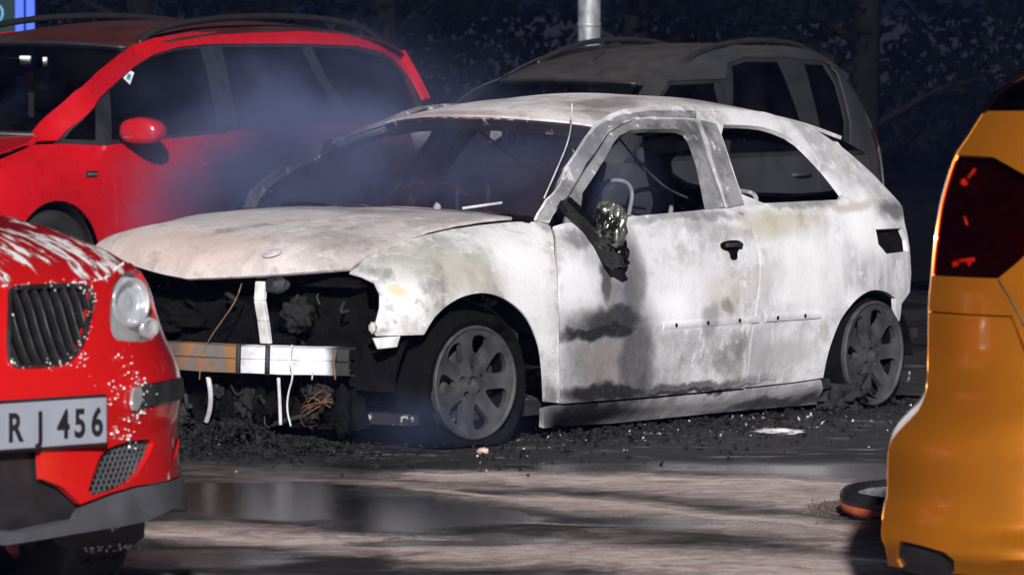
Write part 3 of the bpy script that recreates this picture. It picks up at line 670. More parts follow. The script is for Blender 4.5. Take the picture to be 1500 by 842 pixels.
    geo = [(p.x, p.y, p.z) for p in q]; fl = add('fender_flange', geo, [(0, 1, 2, 3)], M['ashwhite'], T, solid=.01)
    lump('melted_clip', fl, fp(546, 480, .5), (.012, .016, .02), M['ashwhite'], .3, 8, 3, 40)
    # wheels
    def wheel(x, s, z0, steer, front):
        w = add('wheel', *revolve([(.203, 0), (.198, -.02), (.19, -.06), (.188, -.16), (.205, -.19)], 48), M['char'], T)
        w.location = (x, s * .872, z0); w.rotation_euler = (R(random.uniform(-1, 1)), 0, R(steer) + (0 if s > 0 else math.pi))
        holes = []
        for i in range(7):
            a = 2 * math.pi * i / 7 + R(102)
            def pol(r, d): return (r * math.cos(a + d), r * math.sin(a + d))
            holes.append(chaikin([pol(.083, -.07), pol(.083, .07), pol(.12, .20), pol(.158, .27), pol(.177, .20), pol(.182, 0), pol(.177, -.20), pol(.158, -.27), pol(.12, -.20)], 2))
        for i in range(5):
            a = 2 * math.pi * i / 5 + .3; holes.append([(.052 * math.cos(a) + .0125 * math.cos(t), .052 * math.sin(a) + .0125 * math.sin(t)) for t in [k * math.pi / 5 for k in range(10)]])
        holes.append([(.024 * math.cos(t), .024 * math.sin(t)) for t in [k * math.pi / 8 for k in range(16)]])
        cir = [(.2035 * math.cos(t), .2035 * math.sin(t)) for t in [k * math.pi / 32 for k in range(64)]]
        prof = knots([(0, -.014), (.03, -.013), (.07, -.02), (.12, -.017), (.17, -.008), (.2035, -.002)])
        panel('rim_spokes', w, cir, lambda u, v: (u, prof(math.hypot(u, v)) + .002 * math.cos(7 * (math.atan2(v, u) - R(102) - math.pi / 7)), v), M['alloy_burnt'], (0, 1, 0), holes=holes, res=.013, solid=.028)
        add('rim_lip', *revolve([(.197, -.004), (.203, .005), (.209, .006), (.214, 0), (.212, -.012)], 64), M['alloy_burnt'], w)
        add('hub', *revolve([(.0001, -.03), (.02, -.028), (.026, -.022), (.03, -.03)], 20), M['soot_metal'], w)
        add('brake_disc', *revolve([(.05, -.075), (.128, -.072), (.13, -.085)], 32), M['soot_metal'], w)
        V, Fs = box_geo(-.14, -.06, -.13, -.05, -.05, .06); add('brake_caliper', V, Fs, M['soot_metal'], w, smooth=False, bevel=.01)
        # burnt tyre carcass: loose, sagging, torn
        n = 90; ring = []; V = []
        for i in range(n):
            t = 2 * math.pi * i / n; c, sn = math.cos(t), math.sin(t)
            nz = noise.fractal(Vector((c * 1.6, sn * 1.6, x + 4)), 1, 2, 4); nf = noise.noise(Vector((c * 9, sn * 9, x)))
            if front:
                gap = sst(.30, .85, math.cos(t - R(176))); slit = sst(.90, .97, math.cos(t - R(-28)) + .03 * nf)
                ro = .276 + .010 * nz + .003 * nf + .028 * gap; sag = -.010
                ri = lerp(.217, .266, gap) + .006 * nf * gap + .020 * slit; yo = -.010 - .035 * gap
            else:
                ro = .225 + .01 * nz + .004 * nf + .035 * sst(.3, 1, -c); sag = -.004; ri = .211; yo = -.03
                if sn < -.5: ro += .012
            zlim = -(z0 - .006)
            def P(r, y): return (r * c, y, max(r * sn + sag, zlim))
            V += [P(ri - .004, yo - .02), P(ri, yo - .004), P(lerp(ri, ro, .5), yo + .012), P(ro - .006, yo + .004), P(ro, yo - .03), P(ro + .003 * nf, -.10), P(ro - .004, -.19), P(.215, -.215)]
        k = 8; Fs = [(i*k + j, i*k + j + 1, ((i+1) % n)*k + j + 1, ((i+1) % n)*k + j) for i in range(n) for j in range(k - 1)]
        add('tyre', V, Fs, M['rubber_burnt'], w, solid=.006, inner=M['char']) if (Vector(V[12]) - Vector(V[4])).cross(Vector(V[5]) - Vector(V[4])).dot(Vector((V[4][0], 0, V[4][2]))) > 0 else add('tyre', V, [f[::-1] for f in Fs], M['rubber_burnt'], w, solid=.006, inner=M['char'])
        return w
    wheel(0, 1, .238, -8, True); wheel(-2.65, 1, .225, 0, False); wheel(0, -1, .238, -8, True); wheel(-2.65, -1, .225, 0, False)
    lump('tyre_shred', T, (-2.52, .80, .06), (.10, .10, .08), M['rubber_burnt'], .5, 10, 4, 51); lump('tyre_shred', T, (-2.84, .74, .07), (.09, .1, .1), M['rubber_burnt'], .5, 10, 4, 52)
    return T
build_burnt_car()

# ------------------------------------------------------------------ parked people carriers
def arch(cx, cz, r, a0, a1, n=14):
    return [('l', cx + r * math.cos(R(lerp(a0, a1, i / n))), cz + r * math.sin(R(lerp(a0, a1, i / n)))) for i in range(n + 1)]
def road_wheel(T, x, y, r, s, steer=0., rr=.66, mat='alloy'):
    w = add('wheel', *revolve([(r * rr, .0), (r * .75, .02), (r * .95, .012), (r, -.02), (r, -.18), (r * .94, -.21), (r * .6, -.2)], 44), M['rubber'], T)
    w.location = (x, y, r); w.rotation_euler = (0, 0, R(steer) + (0 if s > 0 else math.pi))
    holes = []
    for i in range(5):
        a = 2 * math.pi * i / 5 + .3
        def pol(q, d): return (q * r * math.cos(a + d), q * r * math.sin(a + d))
        holes.append(chaikin([pol(.22, -.2), pol(.22, .2), pol(.56, .38), pol(.60, 0), pol(.56, -.38)], 1))
    cir = [(r * rr * math.cos(t), r * rr * math.sin(t)) for t in [k * math.pi / 20 for k in range(40)]]
    panel('rim', w, cir, lambda u, v: (u, -.01 - .03 * (1 - math.hypot(u, v) / r), v), M[mat], (0, 1, 0), holes=holes, res=.05, solid=.03)
    return w
def mpv(T, fr, P):
    """body of a people carrier: flank panels on both sides, roof, screens, fascias, wheels"""
    L = (0, 1, 0); paint = M[P['paint']]; S = P['S']
    def sp(pts): return side_pts(fr, S, pts)
    def sf(off): return lambda x, z: (x, S(x, z) + off, z)
    day = sp(P['daylight'])
    wins = [(n, sp(w), g) for n, w, g in P['windows']]
    for mir in (False, True):
        s = -1 if mir else 1
        doors = []
        for nm, ol in P['panels']:
            o = panel(nm, T, shrink(sp(ol), .0025), sf(0), paint, L, res=.06, solid=.01, mirror=mir)
            if 'door' in nm: doors.append(o)
        panel('pillar_trim', T, shrink(day, -.012), sf(-.014), M['seal'], L, holes=[shrink(w, .004) for n, w, g in wins], res=.06, solid=.012, mirror=mir)
        for n, w, g in wins:
            panel(n, T, shrink(w, -.004), sf(-.02), M[g], L, res=.08, solid=0, mirror=mir)
        for k, (x, z) in enumerate(P['handles']):
            pts = [(x + .10, s * (S(x + .1, z) - .005), z - .004), (x + .07, s * (S(x, z) + .025), z), (x - .07, s * (S(x, z) + .025), z + .004), (x - .10, s * (S(x - .1, z) - .005), z + .004)]
            tube('door_handle', doors[k] if k < len(doors) else T, pts, .013, paint, 8, 2)
        for cx, r in P['arches']:
            V, Fs = revolve([(r, .45), (r, .6), (r + .004, .84)], 20, 0, math.pi); add('wheel_house', [(v[0] + cx, s * v[1], v[2] + .3) for v in V], Fs, M['black_plastic'], T, solid=.006)
            road_wheel(T, cx, s * P['track'], P['rw'], s)
        mx, mz, sc = P['mirror']
        my = S(mx, mz)
        mo = pod('door_mirror', T, (mx, s * (my + .13), mz + .05), (.075 * sc, .125 * sc, .066 * sc), M[P['mirror_mat']])
        if P.get('indicator'):
            V, Fs = grid(lambda a, b: (mx + .068 * sc * math.cos((a - .1) * 1.6 - .3) * .99 + .004, s * (my + .05 + .16 * a), mz + .012 + .028 * b), 8, 3); add('mirror_indicator', V, Fs, M['silver'], mo, solid=.006)
        add('mirror_foot', *tube_geo([(mx, s * (my - .01), mz + .01), (mx, s * (my + .08), mz + .03)], .03, 8), M['black_plastic'], mo)
        pts = [Vector((x, s * y, z)) for x, y, z in P['rail']]
        tube('roof_rail', T, pts, .018, M['black_plastic'], 8, 2)
    zc = P['zc']; yt = P['yt']; dr = P['drop']; x0, x1 = P['roof_x']
    def roof(x, y): return (x, y, zc(x) - dr * (abs(y) / yt) ** 2.2)
    hx = lambda y: x0 - .10 * (abs(y) / yt) ** 2
    ol = [(hx(y), y) for y in [lerp(-yt + .04, yt - .04, i / 10) for i in range(11)]] + [(x0 - .35, yt + .012), (lerp(x0, x1, .5), yt + .012), (x1 + .2, yt - .01), (x1, yt - .08), (x1, -yt + .08), (x1 + .2, -yt + .01), (lerp(x0, x1, .5), -yt - .012), (x0 - .35, -yt - .012)]
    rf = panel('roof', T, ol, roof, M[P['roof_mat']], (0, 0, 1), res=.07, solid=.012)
    if P.get('aerial'):
        ax, ay = P['aerial']; z = roof(ax, ay)[2]; tube('roof_aerial', rf, [(ax, ay, z - .01), (ax - .02, ay, z + .03), (ax - .16, ay, z + .16)], .005, M['black_plastic'], 6, 1)
    bx, bz, bw = P['cowl']
    def ws(a, b):
        y = lerp(-1, 1, a); p = Vector((bx - .33 * y * y, y * bw, bz - .02 * y * y)); q = Vector(roof(hx(y * (yt - .05)), y * (yt - .05))) - Vector((0, 0, .006)); r = p.lerp(q, b)
        return r + Vector((.05, 0, .045)) * math.sin(math.pi * b)
    V, Fs = grid(ws, 20, 10); add('windscreen', V, Fs, M[P['ws_glass']], T)
    ed = [ws(i / 20, 1.0) for i in range(21)]; tube('windscreen_trim', T, [e + Vector((.004, 0, .004)) for e in ed], .012, M['black_plastic'], 6, 0)
    tube('windscreen_trim', T, [ws(i / 20, 0.0) + Vector((0, 0, .004)) for i in range(21)], .02, M['black_plastic'], 6, 0)
    # bonnet, front, back
    zt = P['zt']; xn = P['nose']
    def hood(x, y): return (x, y, zt(x) + .008 + P['crown'] * (1 - (abs(y) / .70) ** 2.2))
    ol = [(xn - .12 - .35 * (abs(y) / .66) ** 2.2, y) for y in [lerp(-.66, .66, i / 12) for i in range(13)]] + [(.2, .675), (bx - .25, .685), (bx + .02, .35), (bx + .05, 0), (bx + .02, -.35), (bx - .25, -.685), (.2, -.675)]
    panel('bonnet', T, ol, hood, paint, (0, 0, 1), res=.07, solid=.01)
    def front(y, z): return (xn - .16 * sst(.55, .85, z) - .45 * (abs(y) / .86) ** 2.6 - .04 * sst(.4, .2, z), y, z)
    zf = zt(xn - .2) + .02
    hl = chaikin([(.40, zf - .17), (.62, zf - .15), (.80, zf - .06), (.72, zf - .01), (.46, zf - .05)], 2); hl2 = [(-a, b) for a, b in hl]
    gr = chaikin([(-.34, zf - .16), (.34, zf - .16), (.38, zf - .05), (-.38, zf - .05)], 1); lg = chaikin([(-.55, .28), (.55, .28), (.5, .44), (-.5, .44)], 1)
    bf = panel('front_bumper', T, [(-.84, .22), (.84, .22), (.86, .5), (.82, zf - .03), (.5, zf), (0, zf + .01), (-.5, zf), (-.82, zf - .03), (-.86, .5)], front, paint, (1, 0, 0), holes=[hl, hl2, gr, lg], res=.07, solid=.01)
    for h in (hl, hl2): panel('headlight', T, shrink(h, -.008), lambda y, z: (front(y, z)[0] - .012, y, z), M['silver'], (1, 0, 0), res=.08, solid=.01)
    for h in (gr, lg): panel('grille', bf, shrink(h, -.01), lambda y, z: (front(y, z)[0] - .02, y, z), M['black_plastic'], (1, 0, 0), res=.08, solid=.01)
    xb = P['tail']; zr = zc(x1) - dr * .3
    def back(y, z): return (lerp(xb, x1 - .02, sst(.75, zr + .12, z) * 1.0) + .28 * (abs(y) / .86) ** 3.2 * (1 - .6 * sst(.8, zr, z)), y, z)
    rw = chaikin([(-.52, 1.0), (.52, 1.0), (.46, zr - .08), (-.46, zr - .08)], 1)
    tl = [chaikin([(s * .62, .78), (s * .80, .78), (s * .74, 1.12), (s * .62, 1.1)], 1) for s in (1, -1)]
    tgp = panel('tailgate', T, [(-.84, .28), (.84, .28), (.86, .7), (.78, 1.0), (yt - .08, zr), (-yt + .08, zr), (-.78, 1.0), (-.86, .7)], back, paint, (-1, 0, 0), holes=[rw] + tl, res=.08, solid=.01)
    panel('rear_window', T, shrink(rw, -.008), lambda y, z: (back(y, z)[0] + .012, y, z), M['glass2'], (-1, 0, 0), res=.1, solid=0)
    for h in tl: panel('tail_light', T, shrink(h, -.008), lambda y, z: (back(y, z)[0] + .01, y, z), M['lens_red'], (-1, 0, 0), res=.1, solid=.01)
    V, Fs = box_geo(xb + .35, xn - .45, -.72, .72, .18, .24); add('floor_pan', V, Fs, M['interior'], T, smooth=False)
    V, Fs = grid(lambda a, b: (bx - .28 - .4 * b, lerp(-.70, .70, a), bz - .05 - .22 * b * b), 10, 6); add('dashboard', V, Fs, M['interior'], T, solid=.05)
    for sx in P['seats']:
        for y in (-.36, .36):
            st = lump('seat', T, (sx - .12, y, .78), (.09, .23, .30), M['interior'], .06, 3, 3, 4)
            lump('headrest', st, (sx - .2, y, 1.20), (.05, .13, .09), M['interior'], .05, 3, 3, 5)
            lump('seat_cushion', st, (sx + .15, y, .46), (.26, .24, .10), M['interior'], .05, 3, 3, 6)
def make_S(low, belt, yb, yt, ze, zt, xA, kf=.28, xf=.1, kr=.14, xr=-2.5, pw=.8):
    Q = knots([(-.75, .835), (-.6, .862), (-.4, .883), (-.22, .872), (-.13, .842), (-.07, .80), (-.03, .75), (0, .69)])
    def S(x, z):
        if z <= belt: yd = low(z)
        else:
            e = ze(x); t = clamp((e - z) / (e - belt), -.1, 1); yd = yt + (yb - yt) * math.copysign(abs(t) ** pw, t)
        y = lerp(yd, Q(min(z - zt(x), .03)), sst(xA - .1, xA + .22, x))
        if x > xf: y -= kf * (x - xf) ** 2
        if x < xr: y -= kr * (x - xr) ** 2
        return y
    return S
lm = NT('dark_red_lens'); M['lens_red'] = lm.surf(color=(.02, .002, .002), rough=.1, coat=1., spec=.6)

# red people carrier
AF = Frame(-2.964, 30.813, math.pi + R(55))
a_zc = knots([(-.80, 1.425), (-1.0, 1.47), (-1.3, 1.515), (-1.7, 1.545), (-2.2, 1.552), (-2.8, 1.525), (-3.2, 1.46), (-3.5, 1.35)])
a_zt = knots([(-.45, 1.0), (-.2, .97), (.1, .915), (.4, .84), (.7, .73), (.9, .62)])
a_S = make_S(knots([(.15, .82), (.3, .862), (.5, .885), (.7, .888), (.85, .878), (.96, .85)]), .96, .85, .62, lambda x: a_zc(min(x, -.95)) - .055, a_zt, -.35)
def build_red_mpv():
    T = thing('red_people_carrier', 'red people carrier with black roof rails standing beyond the burnt-out hatchback', 'car', AF)
    l = lambda x, z: ('l', x, z)
    rear_arch = arch(-2.578, .31, .355, 12, 172); front_arch = arch(0, .31, .355, 168, 8)
    P = dict(S=a_S, paint='red', roof_mat='redroof', ws_glass='glass', zc=a_zc, zt=a_zt, yt=.62, drop=.055, roof_x=(-.86, -3.38), cowl=(.02, .99, .74), nose=.87, tail=-3.58, crown=.035,
        panels=[
            ('front_fender', [l(.70, .70), l(.45, .815), l(.2, .885), l(-.05, .945), (62, 190), (40, 212), (87, 210), (156, 213), l(-.44, .8), l(-.455, .55), l(-.44, .24)] + front_arch[::1] + [l(.40, .42), l(.55, .5)]),
            ('pillar', [(48, 192), (108, 134), (143, 104), (173, 80), (195, 65), (225, 55), (282, 47), (434, 45), (520, 51), (566, 64), (590, 84), (634, 150), l(-3.50, 1.03), l(-3.40, 1.03), (621, 146), (602, 112), (577, 84), (550, 74), (520, 68), (447, 65), (323, 65), (299, 66), (260, 70), (225, 81), (191, 103), (160, 131), (145, 146), (87, 206), (60, 207)]),
            ('front_door', [(158, 212), (240, 203), (328, 195), l(-1.42, .97), l(-1.47, .65), l(-1.41, .26), l(-.445, .24), l(-.46, .55), l(-.445, .8)]),
            ('rear_door', [l(-1.425, .985), l(-2.36, 1.0), l(-2.36, .78), l(-2.25, .69), l(-2.22, .6), l(-2.19, .26), l(-1.415, .26), l(-1.475, .65)]),
            ('quarter_panel', [l(-2.365, 1.0), l(-3.0, 1.02), l(-3.42, 1.04), l(-3.46, .9), l(-3.47, .6), l(-3.42, .3), l(-2.95, .28)] + rear_arch + [l(-2.23, .62), l(-2.26, .69), l(-2.365, .78)]),
            ('sill', [l(-.40, .235), l(-2.2, .25), l(-2.2, .17), l(-.42, .17)])],
        daylight=[(88, 208), (146, 145), (160, 130), (191, 102), (225, 80), (260, 69), (299, 65), (323, 64), (447, 64), (520, 67), (577, 83), (602, 112), (620, 146), l(-3.36, 1.035), l(-2.4, 1.0), l(-1.42, .99), (165, 210)],
        windows=[('quarter_window', [(95, 205), (144, 148), (145, 207)], 'glass'), ('door_window', [(163, 132), (191, 105), (225, 83), (260, 73), (298, 69), (312, 120), (326, 191), (166, 207)], 'glass2'),
                 ('door_window', [(326, 68), (446, 68), (470, 115), (497, 158), (506, 178), (352, 190), (340, 130)], 'glass2'), ('rear_quarter_window', [(458, 68), (520, 71), (575, 87), (600, 115), (613, 143), l(-3.28, 1.055), l(-2.52, 1.025), (510, 160), (482, 115)], 'glass2')],
        handles=[(-1.27, .82), (-2.2, .86)], arches=[(0, .36), (-2.578, .36)], rw=.31, track=.86, mirror=(-.56, .955, 1.1), mirror_mat='red', indicator=True,
        rail=[(-1.02, .585, a_zc(-1.02) - .04), (-1.12, .58, a_zc(-1.12)), (-1.4, .575, a_zc(-1.4) + .015), (-1.9, .57, a_zc(-1.9) + .02), (-2.5, .56, a_zc(-2.5) + .02), (-2.95, .55, a_zc(-2.95) + .01), (-3.15, .54, a_zc(-3.15) - .03)],
        seats=(-1.25, -2.2))
    mpv(T, AF, P)
    # fender badge, window sticker, rear-view mirror and a hanging tag
    bx, bz = side_pts(AF, a_S, [(134, 255)])[0]; V, Fs = box_geo(bx - .045, bx + .045, a_S(bx, bz) - .004, a_S(bx, bz) + .008, bz - .016, bz + .016); b = add('side_marker', V, Fs, M['black_plastic'], T, smooth=False, bevel=.005)
    V, Fs = box_geo(bx - .035, bx + .035, a_S(bx, bz) + .007, a_S(bx, bz) + .010, bz - .006, bz + .006); add('marker_lens', V, Fs, M['silver'], b, smooth=False)
    q = side_pts(AF, a_S, [(183, 113), (191, 101), (200, 107), (194, 124)]); panel('window_sticker', T, q, lambda x, z: (x, a_S(x, z) - .015, z), M['white'], (0, 1, 0), res=.05, solid=.002)
    q = side_pts(AF, a_S, [(188, 116), (190, 108), (195, 110), (193, 117)]); panel('sticker_print', T, q, lambda x, z: (x, a_S(x, z) - .012, z), M['sticker_blue'], (0, 1, 0), res=.05, solid=.001)
    def wp(px, py): return AF.on_x(px, py, -.62)
    for nm, a, c, mt in (('rear_view_mirror', (0, 85), (30, 110), 'black_plastic'), ('mirror_trim', (28, 82), (42, 95), 'white'), ('mirror_trim', (62, 84), (66, 98), 'white'), ('hanging_tag', (52, 100), (70, 127), 'tag_blue'), ('hanging_tag', (36, 106), (46, 126), 'tag_red'), ('sensor_housing', (53, 123), (68, 131), 'silver'), ('hanging_strip', (41, 136), (47, 172), 'white')):
        p, r = wp(*a), wp(*c); V, Fs = box_geo(-.64, -.62, min(p.y, r.y), max(p.y, r.y), min(p.z, r.z), max(p.z, r.z)); add(nm, V, Fs, M[mt], T, smooth=False, bevel=.003)
M['tag_blue'] = plain('blue_tag', (.02, .04, .12)); M['tag_red'] = plain('red_tag', (.22, .05, .03)); M['sticker_blue'] = plain('sticker_print', (.05, .25, .4))
build_red_mpv()

# grey people carrier
GZ = -.30
def _gf():
    th = math.pi + R(53); f = Vector((math.cos(th), math.sin(th), 0)); l = Vector((-math.sin(th), math.cos(th), 0))
    p = at_z(945, 115, 1.47 + GZ); o = p - l * .56 + f * .92; return Frame(o.x, o.y, th, GZ)
GF = _gf()
g_zc = knots([(-.75, 1.44), (-.95, 1.51), (-1.3, 1.60), (-1.7, 1.655), (-2.2, 1.675), (-2.7, 1.65), (-3.05, 1.56), (-3.3, 1.4)])
g_zt = knots([(-.45, .98), (-.2, .95), (.1, .90), (.4, .82), (.65, .72), (.8, .62)])
g_S = make_S(knots([(.15, .80), (.3, .835), (.5, .85), (.7, .852), (.85, .845), (.96, .825)]), .96, .825, .585, lambda x: g_zc(min(x, -.92)) - .06, g_zt, -.35, kr=.2, xr=-2.6, pw=.62)
def build_grey_mpv():
    T = thing('grey_people_carrier', 'dark grey high-roofed people carrier with roof rails behind the burnt-out hatchback', 'car', GF)
    l = lambda x, z: ('l', x, z)
    ra = arch(-2.6, .30, .345, 12, 172); fa = arch(0, .30, .345, 168, 8)
    P = dict(S=g_S, paint='greycar', roof_mat='greyroof', ws_glass='glass', zc=g_zc, zt=g_zt, yt=.585, drop=.06, roof_x=(-.80, -3.18), cowl=(.05, .98, .70), nose=.80, tail=-3.40, crown=.035,
        panels=[
            ('front_fender', [l(.62, .70), l(.4, .80), l(.2, .86), l(-.05, .915), l(-.2, .95), l(-.25, .97), l(-.42, .97), l(-.44, .55), l(-.42, .24)] + fa + [l(.38, .42), l(.5, .5)]),
            ('pillar', [l(-.20, .965), (935, 138), (940, 118), (954, 107), (972, 96), (989, 87), (1021, 75), (1050, 69), (1097, 66), (1150, 67), (1190, 73), (1216, 86), (1236, 104), (1254, 131), (1272, 174), (1285, 214), (1291, 262), l(-3.22, .6), l(-3.0, .6), l(-3.0, .97), (1246, 212), (1246, 179), (1232, 122), (1215, 91), (1175, 87), (1146, 84), (1092, 84), (1066, 93), (1062, 116), (980, 119), (964, 145), l(-.36, .965)]),
            ('front_door', [l(-.425, .968), l(-1.40, .975), l(-1.44, .6), l(-1.4, .26), l(-.425, .24), l(-.445, .55)]),
            ('rear_door', [l(-1.405, .975), l(-2.38, .98), l(-2.38, .78), l(-2.28, .66), l(-2.22, .6), l(-2.2, .26), l(-1.405, .26), l(-1.445, .6)]),
            ('quarter_panel', [l(-2.385, .98), l(-2.995, .965), l(-2.995, .6), l(-3.2, .595), l(-3.16, .3), l(-2.95, .28)] + ra + [l(-2.25, .62), l(-2.29, .66), l(-2.385, .78)]),
            ('sill', [l(-.40, .235), l(-2.2, .25), l(-2.2, .17), l(-.42, .17)])],
        daylight=[l(-.38, .97), (966, 145), (981, 121), (1061, 118), (1068, 94), (1092, 86), (1146, 86), (1175, 89), (1213, 92), (1231, 123), (1245, 179), (1245, 210), l(-2.98, .975), l(-1.4, .985)],
        windows=[('door_window', [l(-.45, .985), (970, 145), (984, 124), (1050, 121), (1056, 150), l(-1.32, 1.0)], 'glass'), ('door_window', [(1074, 96), (1094, 90), (1143, 90), (1161, 132), (1178, 180), l(-2.28, 1.0), l(-1.47, 1.0)], 'glass2'),
                 ('rear_quarter_window', [(1179, 93), (1210, 95), (1228, 125), (1241, 180), (1240, 206), l(-2.95, .99), l(-2.45, 1.0), (1204, 190), (1190, 130)], 'glass2')],
        handles=[(-1.25, .84), (-2.2, .86)], arches=[(0, .35), (-2.6, .35)], rw=.305, track=.83, mirror=(-.48, .97, 1.0), mirror_mat='greycar',
        rail=[(-1.30, .545, g_zc(-1.3) - .05), (-1.5, .545, g_zc(-1.5) - .01), (-1.8, .54, g_zc(-1.8) + .02), (-2.2, .53, g_zc(-2.2) + .025), (-2.6, .52, g_zc(-2.6) + .015), (-2.85, .51, g_zc(-2.85) - .02), (-2.95, .51, g_zc(-2.95) - .05)],
        seats=(-1.25, -2.2), aerial=(-1.1, 0.02))
    mpv(T, GF, P)
    for a, c in (((793, 131), (799, 141)), ((800, 133), (823, 137)), ((823, 130), (829, 141))):
        p, r = GF.on_x(*a, -.75), GF.on_x(*c, -.75); V, Fs = box_geo(-.77, -.75, min(p.y, r.y), max(p.y, r.y), min(p.z, r.z), max(p.z, r.z)); add('rear_view_mirror', V, Fs, M['silver'], T, smooth=False, bevel=.004)
build_grey_mpv()

# ------------------------------------------------------------------ red off-roader in the foreground
def foam_paint(name, base):
    """gloss paint with flecks of extinguishing foam run down over it"""
    m = NT(name); v = m.coord(); w = m.warp(v, 9, .02)
    n = m.noise(m.vmath('MULTIPLY', w, (5, 17, 5)), 1.7, 7, .66); n2 = m.noise(v, 2.2, 3)
    z = m.n('SeparateXYZ', {0: v}, out=2)
    cover = m.math('ADD', m.ramp(n2, .3, .7, -.05, .05), m.ramp(z, .93, 1.03, -.06, .085))
    k = m.ramp(m.math('ADD', n, cover), .585, .64)
    return m.surf(color=m.mix(k, base, (.82, .80, .80)), rough=m.mix(k, (.25,) * 3, (.8,) * 3), coat=m.math('SUBTRACT', 1., k), coatrough=.06, normal=m.bump(k, .006))
M['redfoam'] = foam_paint('foam_flecked_red_paint', (.62, .010, .010))
XB = R(46)
XF = Frame(-1.245, 15.17, math.atan2(-math.cos(XB), math.sin(XB)))
x_v = knots([(.2, -.05), (.33, .012), (.42, .02), (.5, .012), (.58, .008), (.66, .022), (.72, .008), (.80, -.045), (.86, -.075), (.92, -.10), (1.0, -.17), (1.06, -.28)])
def x_T(y, z):
    a = abs(y); return x_v(z) - .17 * (a / .9) ** 2 - .24 * (a / .92) ** 5
def x_surf(off=0.): return lambda y, z: (x_T(y, z) + off, y, z)
